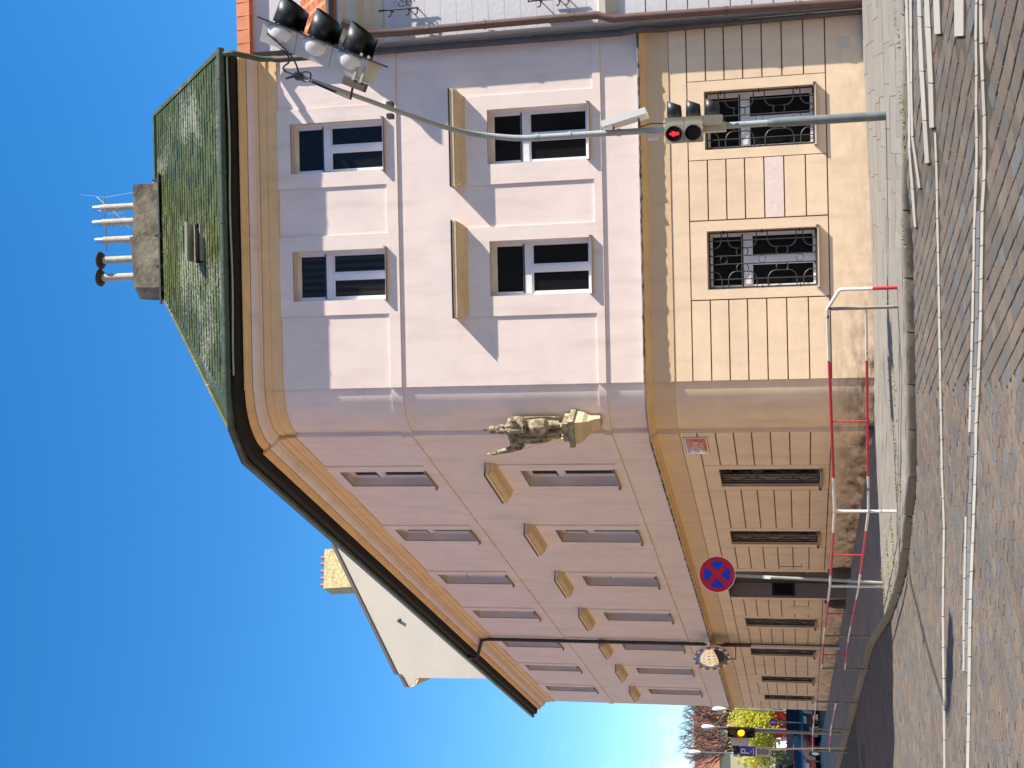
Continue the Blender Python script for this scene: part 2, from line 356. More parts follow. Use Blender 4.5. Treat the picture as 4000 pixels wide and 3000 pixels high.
    def build(s, name, m, parent=None, smooth=False, fix=True, label=None, cat=None, group=None, kind=None, base=None):
        if parent: off = ORG[parent.name]; loc = Vector((0, 0, 0))
        elif base is not None: off = Vector(base); loc = off
        elif kind: off = Vector((0, 0, 0)); loc = off
        else:
            n = len(s.v); off = Vector((sum(p.x for p in s.v) / n, sum(p.y for p in s.v) / n, min(p.z for p in s.v))); loc = off
        me = s.mesh(name, off, smooth, fix); o = bpy.data.objects.new(name, me); COL.objects.link(o)
        o.location = loc
        if parent: o.parent = parent
        ORG[o.name] = off
        for q in (m if isinstance(m, (list, tuple)) else [m]): me.materials.append(M[q] if isinstance(q, str) else q)
        tag(o, label, cat, group, kind); return o

def TF(u, z, o=0.0): return Vector((u, FY - o, z))                       # front wall coordinates
def TS(t, z, o=0.0): return S0 + SD * t + SN * o + Vector((0, 0, z))      # side wall coordinates
A1 = atan2(SN.y, SN.x)
if A1 > 0: A1 -= 2 * pi
A0 = -pi / 2
def TC(a, z, o=0.0):                                                      # corner: a = 0 front .. 1 side
    th = A0 + (A1 - A0) * a; return Vector((CC.x + (RC + o) * cos(th), CC.y + (RC + o) * sin(th), z))

def wall_mesh(T, u0, u1, z0, z1, holes, depth):
    b = MB(); us = sorted({u0, u1} | {h[0] for h in holes} | {h[1] for h in holes}); zs = sorted({z0, z1} | {h[2] for h in holes} | {h[3] for h in holes})
    for i in range(len(us) - 1):
        for j in range(len(zs) - 1):
            um, zm = (us[i] + us[i + 1]) / 2, (zs[j] + zs[j + 1]) / 2
            if any(h[0] < um < h[1] and h[2] < zm < h[3] for h in holes): continue
            b.quad(T(us[i], zs[j]), T(us[i + 1], zs[j]), T(us[i + 1], zs[j + 1]), T(us[i], zs[j + 1]))
    return b
def reveal(T, h, o0, d):
    b = MB(); u0, u1, z0, z1 = h
    for (a, c) in (((u0, z0), (u1, z0)), ((u1, z0), (u1, z1)), ((u1, z1), (u0, z1)), ((u0, z1), (u0, z0))):
        b.quad(T(a[0], a[1], o0), T(c[0], c[1], o0), T(c[0], c[1], -d), T(a[0], a[1], -d))
    return b
def plate_with_hole(T, u0, u1, z0, z1, h, o0, o1):
    b = MB()
    b.wbox(T, u0, h[0], z0, z1, o0, o1); b.wbox(T, h[1], u1, z0, z1, o0, o1)
    b.wbox(T, h[0], h[1], z0, h[2], o0, o1); b.wbox(T, h[0], h[1], h[3], z1, o0, o1); return b
def densepoly(b, n=1): return b

# ================================================================== GROUND
gb = MB(); xs = [-400, -200, -90, -50] + [-30 + i * 1.5 for i in range(12)] + [-12 + i * .2 for i in range(112)] + [11.5, 16, 24, 30, 45, 80, 200, 400]; ys = [-300, -60, -20, -5, 0, 3, 6] + [7.5 + i * .2 for i in range(110)] + [29.7 + i * .7 for i in range(10)] + [36.6 + i * 3 for i in range(16)] + [95, 130, 200, 400, 900]
gb.grid([[Vector((x, y, gr(x, y) - .0125)) for x in xs] for y in ys])
ground = gb.build('ground', 'road_bed', kind='structure', smooth='all')

# kerb line, traced where the kerb meets the road
KP = [(3592, -420), (3588, 300), (3582, 963), (3580, 1343), (3562, 1950), (3541, 2060), (3519, 2254), (3478, 2385), (3438, 2478), (3366, 2583), (3322, 2725), (3288, 2830)]
KB = [on(x, y, gr) for x, y in KP]
kd = TS(0, 0); 
lastdir = SD
KB += [KB[-1] + SD * 8, KB[-1] + SD * 30]
def resample(P, n):
    d = [0]
    for i in range(1, len(P)): d.append(d[-1] + (P[i] - P[i - 1]).length)
    out = []
    for k in range(n + 1):
        s = d[-1] * k / n; i = max(j for j in range(len(d)) if d[j] <= s + 1e-9); i = min(i, len(P) - 2)
        f = (s - d[i]) / max(1e-9, d[i + 1] - d[i]); out.append(P[i].lerp(P[i + 1], f))
    return out
def smooth_line(P, it=2):
    P = [p.copy() for p in P]
    for _ in range(it):
        Q = [P[0]]
        for i in range(len(P) - 1): Q += [P[i].lerp(P[i + 1], .25), P[i].lerp(P[i + 1], .75)]
        Q.append(P[-1]); P = Q
    return P
kA = resample(KB[0:5], 14); kB = resample(smooth_line(KB[4:9], 2), 8); kC = resample(KB[8:], 34)
wA = [Vector((9.6 - (9.62) * i / 14, FY, 0)) for i in range(15)]; wB = [TC(i / 8, 0) for i in range(9)]; wC = [TS(44 * i / 34, 0) for i in range(35)]
KL = kA + kB[1:] + kC[1:]; WL = wA + wB[1:] + wC[1:]
def inside_pavement(x, y):
    # pavement polygon test
    P = [(p.x, p.y) for p in KL] + [(p.x, p.y) for p in reversed(WL)]; c = False; j = len(P) - 1
    for i in range(len(P)):
        if (P[i][1] > y) != (P[j][1] > y) and x < (P[j][0] - P[i][0]) * (y - P[i][1]) / (P[j][1] - P[i][1]) + P[i][0]: c = not c
        j = i
    return c
KW = .17   # kerb stone width at the top
def kin(i):
    d = (WL[i] - KL[i]); d.z = 0; return d.normalized()
pv = MB()
rows = []
for i in range(len(KL)):
    a = KL[i] + kin(i) * .08; b_ = WL[i] - kin(i) * .0
    rows.append([Vector((p.x, p.y, g(p.x, p.y) - .014)) for p in [a.lerp(b_ + kin(i) * .12, k / 10) for k in range(11)]])
pv.grid(rows); pavement = pv.build('pavement', 'mortar', kind='structure', smooth='all')
ORG[pavement.name] = Vector((0, 0, 0))
# slabs: eight courses between kerb and wall, each slab its own stone
NR = 8; cuts = [0] + [(.115 + .885 * k / (NR - 1)) for k in range(NR)]
slab_n = 0; rest = MB(); rnd = random.Random(3)
def pav(i, f):
    i0 = clamp(i, 0, len(KL) - 1.0001); k = int(i0); q = i0 - k
    a = KL[k].lerp(KL[k + 1], q); b_ = WL[k].lerp(WL[k + 1], q); d = (b_ - a); d.z = 0; d.normalize(); a = a + d * KW
    return a.lerp(b_ + d * .1, f)
for r in range(NR):
    u = -.4 + rnd.random() * .3
    while u < len(KL) - 1.2:
        du = (.9 + rnd.random() * .5) if r else .45 + rnd.random() * .2
        if r in (0,): du *= .6
        sk = .25
        c = [(u, cuts[r]), (u + du, cuts[r]), (u + du + sk, cuts[r + 1]), (u + sk, cuts[r + 1])]
        q = [pav(a, f) for a, f in c]; m = sum(q, Vector()) / 4
        q = [p + (m - p).normalized() * .007 for p in q]
        dz = rnd.uniform(-.004, .004); tz = [g(p.x, p.y) + dz for p in q]
        px = proj((m.x, m.y, g(m.x, m.y)))
        vis = -250 < px[1] < 3200
        if vis and u > -.5:
            top = [Vector((p.x, p.y, z)) for p, z in zip(q, tz)]; bot = [p - Vector((0, 0, .03)) for p in top]
            if slab_n < 280 and u < 24:
                MB().hexa(bot + top).build('slab', 'slab', pavement, fix=False); slab_n += 1
            else: rest.hexa(bot + top)
        u += du
if rest.v: tag(rest.build('slabs', 'slab', pavement, fix=False), kind='stuff')
# kerb stones
i = 0.0; rk = random.Random(5)
while i < len(KL) - 3:
    L_ = 1.25 + rk.random() * .35 if i < 22 else 1.6
    seg = [i + .015 + (L_ - .03) * k / 4 for k in range(5)]; kb = MB(); rws = []
    for n_, s_ in enumerate(seg):
        k = int(s_); q = s_ - k; a = KL[k].lerp(KL[k + 1], q); d = kin(k).lerp(kin(min(k + 1, len(KL) - 1)), q).normalized(); a = a + Vector((0, 0, 0))
        zt = g(a.x, a.y) + .012; zb = gr(a.x, a.y) - .06; jj = rk.uniform(-.006, .006); e = .012 if n_ in (0, 4) else 0
        rws.append([Vector((*(a + d * (.0 + jj)).xy, zb)), Vector((*(a + d * (.012 + jj + e)).xy, zt - .055)), Vector((*(a + d * (.035 + jj + e)).xy, zt - .014 - e)), Vector((*(a + d * .07).xy, zt - e * .6)), Vector((*(a + d * KW).xy, zt - .004 - e * .6)), Vector((*(a + d * (KW + .0)).xy, zb))])
    kb.grid(rws); kb.poly(rws[0]); kb.poly(rws[-1])
    kb.build('kerb_stone', 'kerb', pavement, smooth=True); i += L_

# white marking stones, grey band and zebra stripes set flush in the cobbles
STR = []     # (polyline, half width) to keep cobbles out
def strip(pix, wpx, name, m, stone, lift=.004):
    # pix: centre line in the photograph; wpx: width in photograph pixels
    A = [on(x - wpx / 2, y, gr) for x, y in pix]; B = [on(x + wpx / 2, y, gr) for x, y in pix]
    P = [(a + b_) / 2 for a, b_ in zip(A, B)]; STR.append((P, sum((a - b_).length for a, b_ in zip(A, B)) / len(A) / 2))
    tot = sum((P[i + 1] - P[i]).length for i in range(len(P) - 1)); n = max(1, int(tot / stone)); RA = resample(A, n); RB_ = resample(B, n); rr = random.Random(int(pix[0][0]))
    for k in range(n):
        q = [RA[k], RA[k + 1], RB_[k + 1], RB_[k]]; c = sum(q, Vector()) / 4; px = proj(c)
        if not (-400 < px[1] < 3150 and px[0] < 4150): continue
        j = rr.uniform(-.006, .006); q = [p + (c - p).normalized() * .006 + Vector((0, j, 0)) for p in q]
        top = [Vector((p.x, p.y, gr(p.x, p.y) + lift + rr.uniform(-.001, .001))) for p in q]
        MB().hexa([p - Vector((0, 0, .05)) for p in top] + top).build(name, m, ground, fix=True)
ORG[ground.name] = Vector((0, 0, 0))
strip([(3693, 586), (3687, 900), (3676, 1420), (3663, 1950), (3645, 2450), (3625, 3080)], 8, 'marking_stone', 'marking', .42)
strip([(3889, -60), (3864, 374), (3858, 463), (3834, 900), (3807, 1350), (3778, 1764)], 9, 'marking_stone', 'marking', .36)
strip([(3750, 2090), (3728, 2450), (3716, 2696)], 8, 'marking_stone', 'marking', .36)
B2 = [(3904, -60), (3888, 434), (3864, 900), (3839, 1350), (3806, 1722), (3788, 2000), (3752, 2450), (3716, 3080)]
strip(B2, 12, 'marking_stone', 'marking', .36)
strip([(3848, 900), (3823, 1350), (3791, 1740), (3770, 2000), (3740, 2450), (3728, 2700)], 14, 'grey_band_stone', 'greystone', .3, .002)
for pts, wd in (([(3612, -500), (3602, 298), (3601, 450), (3602, 955)], 9), ([(3627, -500), (3625, 0), (3625, 803)], 10), ([(3655, -500), (3656, 0), (3658, 450), (3660, 707)], 16),
                ([(3689, -500), (3687, 27), (3689, 450), (3684, 569)], 18), ([(3731, -500), (3728, 0), (3722, 205)], 24), ([(3826, -500), (3819, 0), (3806, 217)], 37)):
    strip(pts, wd, 'crossing_stone', 'marking', .6, .012)

# cobbles
def seg_d(p, a, b_):
    ax, ay = b_.x - a.x, b_.y - a.y; t = clamp(((p[0] - a.x) * ax + (p[1] - a.y) * ay) / (ax * ax + ay * ay + 1e-9), 0, 1)
    return hypot(p[0] - a.x - ax * t, p[1] - a.y - ay * t)
def in_strip(x, y, m):
    for P, hw in STR:
        for k in range(len(P) - 1):
            if seg_d((x, y), P[k], P[k + 1]) < hw + m: return True
    return False
def cobble_verts(lx, ly, rr, dome):
    vs = []; e = .16
    ring = [(-1, -1), (0, -1.04), (1, -1), (1.04, 0), (1, 1), (0, 1.04), (-1, 1), (-1.04, 0)]
    r1 = [(a * lx / 2 * rr.uniform(.95, 1.02), b_ * ly / 2 * rr.uniform(.93, 1.02)) for a, b_ in ring]
    for a, b_ in r1: vs.append((a, b_, -.06))
    for a, b_ in r1: vs.append((a, b_, -dome * 1.3))
    for a, b_ in r1: vs.append((a * .90, b_ * .885, -dome * .22 * rr.uniform(.3, 1.6)))
    vs.append((0, 0, 0)); fs = []
    for k in range(8):
        k2 = (k + 1) % 8; fs += [(k, k2, 8 + k2, 8 + k), (8 + k, 8 + k2, 16 + k2, 16 + k), (16 + k, 16 + k2, 24)]
    return vs, fs
cand = []; rc = random.Random(11)
for zone, (dx, dy), sa, sc in ((0, (-.30, .95), .27, .20), (1, (.47, .88), .25, .155)):
    d = Vector((dx, dy)).normalized(); c_ = Vector((d.y, -d.x))
    for jr in range(-190, 190):
        off = rc.random() * sa; along = -3 + off
        wrow = sc
        while along < 42:
            la = sa * rc.uniform(.72, 1.25)
            p = d * (along + la / 2 + 2) + c_ * (jr * wrow); along += la
            bx = -.05 - .02 * (p.y - 10)
            if (zone == 0) != (p.x > bx): continue
            if p.y < 8.0 or p.y > 40: continue
            px = proj((p.x, p.y, gr(p.x, p.y)))
            if not (-120 < px[1] < 3120 and px[0] < 4120): continue
            if in_strip(p.x, p.y, .02): continue
            if inside_pavement(p.x, p.y): continue
            if p.y > 25.3 and p.x > -1: continue
            cand.append((hypot(p.x, p.y), p.x, p.y, atan2(d.y, d.x) + rc.uniform(-.05, .05), la - rc.uniform(.006, .016), wrow - (rc.uniform(.013, .024) if zone == 0 else rc.uniform(.010, .020))))
cand.sort()
variants = []
for k in range(10):
    vs, fs = cobble_verts(1, 1, rc, .0032); variants.append((vs, fs))
CM = []
for k, (vs, fs) in enumerate(variants):
    b = MB(); b.add(vs, fs); me = b.mesh('cobble', smooth=False); CM.append(me); me.materials.append(M['cobble'])
CMR = []
for q in ('cobble_red', 'cobble_blue'):
    me = CM[0].copy(); me.materials.clear(); me.materials.append(M[q]); CMR.append(me)
stuff = MB(); stuffb = MB()
for n_, (dist, x, y, ang, la, lw) in enumerate(cand):
    z = gr(x, y) + rc.uniform(-.0025, .0015) - (.005 if in_strip(x, y, .16) else 0); tx, ty = rc.uniform(-.014, .014), rc.uniform(-.014, .014)
    gx, gy = (gr(x + .1, y) - gr(x - .1, y)) / .2, (gr(x, y + .1) - gr(x, y - .1)) / .2; tx += gx * cos(ang) + gy * sin(ang); ty += -gx * sin(ang) + gy * cos(ang)   # lie with the ground
    if n_ < 290:
        r_ = rc.random(); me = CMR[0] if r_ < .012 else CMR[1] if r_ < .13 else rc.choice(CM)
        o = bpy.data.objects.new('cobble', me); COL.objects.link(o); o.parent = ground
        o.location = (x, y, z); o.rotation_euler = (ty, -tx, ang); o.scale = (la, lw, 1)
    else:
        vs, fs = variants[n_ % 10]; ca, sa_ = cos(ang), sin(ang); tgt = stuffb if rc.random() < .1 else stuff
        tgt.add([(x + ca * a * la - sa_ * b_ * lw, y + sa_ * a * la + ca * b_ * lw, z + h + a * la * tx + b_ * lw * ty) for a, b_, h in vs], fs)
tag(stuff.build('cobbles', 'cobble', ground, fix=False), kind='stuff')
tag(stuffb.build('bluish_cobbles', 'cobble_blue', ground, fix=False), kind='stuff')

# ================================================================== THE CORNER HOUSE
house = empty('corner_house', (3.4, FY, -.04), None, 'pale pink corner house over a peach rusticated ground floor, with rounded corner and mossy roof', 'house')
FR = 6.97; SE = 32.2; PR = .022
front_gf = [(1.77, 2.92, .96, 3.08), (4.52, 5.67, .96, 3.08)]
front_1f = [(1.80, 2.92, 5.39, 7.47), (4.49, 5.60, 5.39, 7.47)]
front_2f = [(1.83, 2.88, 9.70, 11.74), (4.52, 5.57, 9.70, 11.74)]
st1 = [2.15, 6.62, 11.06, 15.40, 19.85, 24.12, 28.42]
side_1f = [(t, t + 1.08, 5.39, 7.49) for t in st1]; side_2f = [(t + .03, t + 1.04, 9.72, 11.78) for t in st1]
side_gf = [(t, t + 1.13, .94, 3.09 if i < 4 else 2.86) for i, t in enumerate([2.17, 6.68, 15.85, 20.25, 25.1, 28.95])]
DOOR = (10.4, 13.25, -.2, 3.42)
wall_mesh(TF, -.02, FR, -.6, 4.36, front_gf, .3).build('front_groove_wall', 'joint', house)
wall_mesh(TS, 0, SE, -.9, 4.36, side_gf + [DOOR], .3).build('side_groove_wall', 'joint', house)
wf = wall_mesh(TF, -.02, FR, 4.36, 12.75, front_1f + front_2f, .25)
for h in front_1f + front_2f: r_ = reveal(TF, h, .031, .30); wf.add(r_.v, r_.f)
wf.quad(TF(-.02, 4.36), TF(-.02, 12.75), TF(-.02, 12.75, -.12), TF(-.02, 4.36, -.12))
wf.build('front_wall', 'pink', house)
wsd = wall_mesh(TS, 0, SE, 4.36, 12.75, side_1f + side_2f, .25)
for h in side_1f + side_2f: r_ = reveal(TS, h, .031, .30); wsd.add(r_.v, r_.f)
wsd.quad(TS(0, 4.36), TS(0, 12.75), TS(0, 12.75, -.12), TS(0, 4.36, -.12))
e0, e1 = TS(SE, 0), TS(SE, 0, -11); wsd.quad(e0 + Vector((0, 0, -.5)), e1 + Vector((0, 0, -.5)), e1 + Vector((0, 0, 13)), e0 + Vector((0, 0, 13)))
wsd.build('side_wall', 'pink', house)
for T, hs_ in ((TF, front_gf), (TS, side_gf)):
    for h in hs_: reveal(T, h, PR, .34).build('window_reveal', 'peach', house)
def TCR(a, z, o=0.0): return TC(a, z, o - .035 - .06 * a)
def arc_wall(z0, z1, o, nz=1, na=18): return MB().grid([[TCR(i / na, z0 + (z1 - z0) * j / nz, o) for i in range(na + 1)] for j in range(nz + 1)])
arc_wall(4.36, 12.75, 0, 4).build('corner_wall', 'pink', house, smooth='all'); arc_wall(-.6, 4.36, PR, 3).build('corner_base_wall', 'peach', house, smooth='all')
# end faces of the proud ground floor at the rounded corner
eb = MB(); eb.quad(TF(-.021, -.6, PR), TF(-.021, 4.3, PR), TF(-.021, 4.3, -.1), TF(-.021, -.6, -.1)); eb.quad(TS(-.001, -.6, PR), TS(-.001, 4.3, PR), TS(-.001, 4.3, -.1), TS(-.001, -.6, -.1)); eb.build('corner_return', 'peach', house)
# rustication: separate plaster blocks between dark grooves
ROWS = [.75, 1.16, 1.57, 1.95, 2.32, 2.68, 3.04, 3.41]; gw = .011
patch = random.Random(4)
def blocks(T, u0, u1, skip=None):
    for j in range(7):
        if skip and skip(j): continue
        MB().wbox(T, u0 + gw, u1 - gw, ROWS[j] + gw, ROWS[j + 1] - gw, 0, PR, .004).build('plaster_block', 'peach', house)
for (a, c) in ((5.87, FR), (3.13, 4.33), (-.02 - gw, 1.57)): blocks(TF, a, c)
bl = [o for o in house.children if o.name.startswith('plaster_block')]
bl[7 + 2].data.materials[0] = M['peach_pale']       # the one block repainted pinkish
piers = [(-gw, 1.93), (3.54, 6.45), (8.05, 10.15), (13.5, 15.62), (17.22, 20.02), (21.62, 24.87), (26.47, 28.72), (30.32, SE)]
for a, c in piers: blocks(TS, a, c)
for T, u0, u1, ops, sur in ((TF, -.02, FR, front_gf, .20), (TS, 0, SE, side_gf, .24)):
    for h in ops:
        a, c = h[0] - .20, h[1] + .21
        if T is TS: a, c = h[0] - .24, h[1] + .24
        plate_with_hole(T, a + gw, c - gw, .75 + gw, 3.41 - gw, h, 0, PR).build('window_surround', 'peach', house)
MB().wbox(TF, -.02, FR, -.6, .75 - gw, 0, PR + .001).build('plinth', 'peach', house)
for a, c in ((0, DOOR[0] - .001), (DOOR[1] + .001, SE)): MB().wbox(TS, a, c, -.9, .75 - gw, 0, PR + .001).build('plinth', 'peach', house)
for T, a, c in ((TF, -.02, FR), (TS, 0, SE)):
    MB().wbox(T, a, c, 3.41 + gw, 3.755, 0, PR).build('plain_course', 'peach', house)
    MB().wbox(T, a, c, 3.765, 4.22, 0, PR + .012).build('frieze', 'frieze', house)
MB().grid([[TCR(i / 18, z, o) for i in range(19)] for z, o in ((3.765, PR + .001), (3.765, PR + .012), (4.22, PR + .012))]).build('frieze', 'frieze', house, smooth=True)
# door surround pieces
for a, c in ((10.15 + gw, 10.4), (13.25, 13.5 - gw)): MB().wbox(TS, a, c, .75, 3.41 - gw, 0, PR).build('door_surround', 'peach', house)
def sweep(prof, name, m, off=None, parent=house, parts=('f', 'c', 's'), close=True):
    for k, seg in enumerate(('f', 'c', 's')):
        if seg not in parts: continue
        P = prof; TQ = TCR if off is None else TC
        st = [lambda o, z, u=u: TF(u, z, o) for u in (FR + .03, -.02)] if seg == 'f' else [lambda o, z, a=a: TQ(a / 16, z, o) for a in range(17)] if seg == 'c' else [lambda o, z, t=t: TS(t, z, o) for t in (0, SE)]
        b = MB(); rows_ = [[f(o, z) for o, z in P] for f in st]; b.grid(rows_)
        if close: b.poly(rows_[0]); b.poly(rows_[-1])
        b.build(name, m, parent, smooth=(seg == 'c'))
sweep([(-.05, 4.20), (.04, 4.20), (.05, 4.225), (.085, 4.235), (.10, 4.262), (.145, 4.285), (.175, 4.305), (.175, 4.35), (-.05, 4.36)], 'string_cornice', 'tan')
sweep([(-.05, 4.362), (.19, 4.352), (.195, 4.338), (.20, 4.340), (.195, 4.366), (-.05, 4.376)], 'cornice_flashing', 'sill')
sweep([(-.05, 12.03), (.031, 12.03), (.031, 12.25), (.055, 12.262), (.055, 12.40), (.075, 12.42), (-.05, 12.43)], 'cornice_fascia', 'tan')
sweep([(-.05, 12.432), (.085, 12.432), (.10, 12.45), (.17, 12.475), (.235, 12.53), (.26, 12.575), (.26, 12.60), (-.05, 12.61)], 'cornice_moulding', 'pink')
sweep([(-.05, 12.612), (.285, 12.612), (.30, 12.63), (.35, 12.66), (.385, 12.71), (.385, 12.745), (-.05, 12.75)], 'main_cornice', 'tan')
rm_ = random.Random(21)
for T, u0, u1 in ((TF, FR, .0), (TS, .05, SE)):
    n_ = int(abs(u1 - u0) / .09); MB().tube([T(u0 + (u1 - u0) * k / n_, 4.345 + rm_.uniform(-.014, .008), .196) for k in range(n_ + 1)], [max(.004, rm_.gauss(.011, .009)) for k in range(n_ + 1)], 5).build('mossy_drip_edge', 'guard', house)
# black soffit and fascia board
sweep([(.20, 12.752), (.56, 12.80), (.60, 12.86), (.60, 13.02), (.2, 13.05)], 'soffit', 'soffit', off=(0, 0, 0))
# gutter with joint bands
GP = [TF(u, 13.0, .66) for u in (7.12, 5.8, 4.5, 3.2, 1.9, .6, -.05)] + [TC(.40, 13.0, .69), TC(.85, 13.0, .69)] + [TS(t, 13.0, .66) for t in (.35, 4, 8, 12, 16, 20, 24, 28, SE + .1)]
gut = MB().tube(GP, .082, 12).build('gutter', 'gutter', house, smooth=True)
for u in (6.5, 5.6, 4.55, 3.5, 2.45, 1.4, .4):
    MB().tube([TF(u - .03, 13.0, .66), TF(u + .03, 13.0, .66)], .09, 12).build('gutter_band', 'gutter', gut, smooth=True)
M['verdigris'] = mat('verdigris_strip', (.34, .40, .25), .5, .15, 4)
MB().tube([TF(u, 12.855 + .012 * sin(u * 2.1), .63) for u in [6.95 - i * .35 for i in range(20)]], .02, 8).build('drip_strip', 'verdigris', house, smooth=True)
# layered plaster on the upper floors: bays, sill bands
def proud(T, u0, u1, z0, z1, holes, name, o=.03, m='pink'):
    b = MB(); us = sorted({u0, u1} | {h[k] for h in holes for k in (0, 1)}); zs = sorted({z0, z1} | {h[k] for h in holes for k in (2, 3)})
    for i in range(len(us) - 1):
        for j in range(len(zs) - 1):
            um, zm = (us[i] + us[i + 1]) / 2, (zs[j] + zs[j + 1]) / 2
            if any(h[0] < um < h[1] and h[2] < zm < h[3] for h in holes): continue
            b.wbox(T, us[i], us[i + 1], zs[j], zs[j + 1], .0, o)
    bm_ = bmesh.new(); me = b.mesh(name); bm_.from_mesh(me); bmesh.ops.remove_doubles(bm_, verts=bm_.verts[:], dist=1e-4)
    kill = {}
    for f in bm_.faces: kill.setdefault(tuple(round(c, 4) for c in f.calc_center_median()), []).append(f)
    bmesh.ops.delete(bm_, geom=[f for l_ in kill.values() if len(l_) > 1 for f in l_], context='FACES')
    c = MB(); bm_.verts.ensure_lookup_table(); c.v = [v.co.copy() for v in bm_.verts]; c.f = [tuple(v.index for v in f.verts) for f in bm_.faces]; bm_.free()
    return c.build(name, m, house)
for h in front_1f: proud(TF, h[0] - .41, h[1] + .29, 5.29, 7.93, [h], 'window_bay')
for h in side_1f: proud(TS, h[0] - .35, h[1] + .35, 5.29, 7.93, [h], 'window_bay')
for h in front_2f: proud(TF, h[0] - .31, h[1] + .31, 9.64, 12.03, [h], 'window_bay')
for h in side_2f: proud(TS, h[0] - .33, h[1] + .33, 9.64, 12.03, [h], 'window_bay')
for z0, z1 in ((5.13, 5.29), (9.40, 9.64)):
    MB().wbox(TF, -.02, FR, z0, z1, 0, .034).build('sill_band', 'pink', house); MB().wbox(TS, 0, SE, z0, z1, 0, .034).build('sill_band', 'pink', house)
    MB().grid([[TCR(i / 18, z, o) for i in range(19)] for z, o in ((z0, -.01), (z0, .03), (z1, .03), (z1, -.01))]).build('sill_band', 'pink', house, smooth=True)
# hoods over the first-floor windows
for T, hs_ in ((TF, front_1f), (TS, side_1f)):
    for h in hs_:
        c = (h[0] + h[1]) / 2
        lv = [(.86, .03, 7.932), (.87, .055, 7.96), (.89, .10, 7.985), (.93, .19, 8.02), (.955, .245, 8.07), (.955, .255, 8.105), (.985, .285, 8.11), (.985, .29, 8.185), (.985, .0, 8.20)]
        b = MB(); rows_ = [[T(c - w_, z, 0), T(c - w_, z, o), T(c + w_, z, o), T(c + w_, z, 0)] for w_, o, z in lv]; b.grid(rows_); b.poly(rows_[0]); b.poly(rows_[-1])
        hd = b.build('window_hood', 'tan', house); hd.data.materials[0] = M['hood'] if 'hood' in M else M['tan']
        MB().wbox(T, c - 1.0, c + 1.0, 8.2, 8.212, 0, .31).build('hood_flashing', 'iron', hd)

def window(T, h, d, glass='glass', frame='white_frame'):
    u0, u1, z0, z1 = h; fw = .055; f = MB(); wd = u1 - u0; zt = z1 - .36 * (z1 - z0) if z1 - z0 > 1.2 else z1
    o0, o1 = -d - .05, -d
    f.wbox(T, u0, u0 + fw, z0, z1, o0, o1); f.wbox(T, u1 - fw, u1, z0, z1, o0, o1); f.wbox(T, u0 + fw, u1 - fw, z1 - fw, z1, o0, o1); f.wbox(T, u0 + fw, u1 - fw, z0, z0 + .05, o0, o1)
    f.wbox(T, u0 + fw, u1 - fw, zt - .07, zt + .07, o0, o1 + .012)
    um = (u0 + u1) / 2; f.wbox(T, um - .05, um + .05, z0 + .05, zt - .07, o0, o1 + .01)
    s = .04; q0, q1 = -d - .045, -d - .012     # sash frames
    P = []
    for a, c, zb, zz in ((u0 + fw, u1 - fw, zt + .07, z1 - fw), (u0 + fw, um - .05, z0 + .05, zt - .07), (um + .05, u1 - fw, z0 + .05, zt - .07)):
        f.wbox(T, a, a + s, zb, zz, q0, q1); f.wbox(T, c - s, c, zb, zz, q0, q1); f.wbox(T, a + s, c - s, zb, zb + s, q0, q1); f.wbox(T, a + s, c - s, zz - s, zz, q0, q1); P.append((a + s, c - s, zb + s, zz - s))
    w_ = f.build('window', frame, house)
    for a, c, zb, zz in P: MB().wbox(T, a - .004, c + .004, zb - .004, zz + .004, -d - .04, -d - .034).build('pane', glass, w_)
    MB().wbox(T, u0 + fw, u1 - fw, zt + .072, zt + .10, o1, o1 + .02).build('drip_bar', 'iron', w_)
    b = MB(); b.hexa([T(u0 - .03, z0 + .0, -d), T(u1 + .03, z0 + .0, -d), T(u1 + .03, z0 - .03, .115), T(u0 - .03, z0 - .03, .115), T(u0 - .03, z0 + .012, -d), T(u1 + .03, z0 + .012, -d), T(u1 + .03, z0 - .018, .115), T(u0 - .03, z0 - .018, .115)])
    for e in (u0 - .03, u1 + .022): b.wbox(T, e, e + .008, z0 - .035, z0 + .03, .0, .117)
    b.build('sill', 'sill', w_); return w_
def grille(T, h, w_):
    u0, u1, z0, z1 = h; b = MB(); o = -.05; W = u1 - u0; H = z1 - z0; r = .0115
    def P(fx, fz): return T(u0 + W * fx, z1 - H * fz, o)
    for a, c in (((.03, .02), (.97, .02)), ((.97, .02), (.97, .985)), ((.97, .985), (.03, .985)), ((.03, .985), (.03, .02))): b.tube([P(*a), P(*c)], .017, 4)
    for fx in (.17, .43, .57, .83): b.tube([P(fx, .02), P(fx, .985)], r, 5)
    for s_ in (0, 1):
        X = lambda q: q if s_ == 0 else 1 - q
        for fz, dirn in ((.13, -1), (.19, 1), (.45, -1), (.55, 1), (.81, -1), (.87, 1)):
            pts = [P(X(.03), fz), P(X(.15), fz)] + [P(X(.15 + .15 * sin(k * pi / 10)), fz + dirn * .07 * (1 - cos(k * pi / 10))) for k in range(1, 6)]
            e = fz + dirn * .07; ex = e + dirn * .10
            ex = clamp(ex, .03, .97); pts += [P(X(.30), ex)]
            b.tube(pts, r, 5)
            b.tube([P(X(.30), ex), P(X(.34), ex + dirn * .012), P(X(.38), ex + dirn * .012), P(X(.43), ex - dirn * .004)], r, 5)
    for fz in (.15, .5, .84):
        b.tube([P(.5 + .062 * cos(k * pi / 8), fz + .033 * sin(k * pi / 8)) for k in range(17)], .006, 5, cap=False)
        for e in (.03, .97): b.tube([P(e - .03, fz), P(e + .03, fz)], .014, 5)
    b.build('grille', 'iron', w_)
for h in front_1f: window(TF, h, .22)
window(TF, front_2f[0], .2, 'glass_blind'); window(TF, front_2f[1], .2)
for h in front_gf: grille(TF, h, window(TF, h, .26))
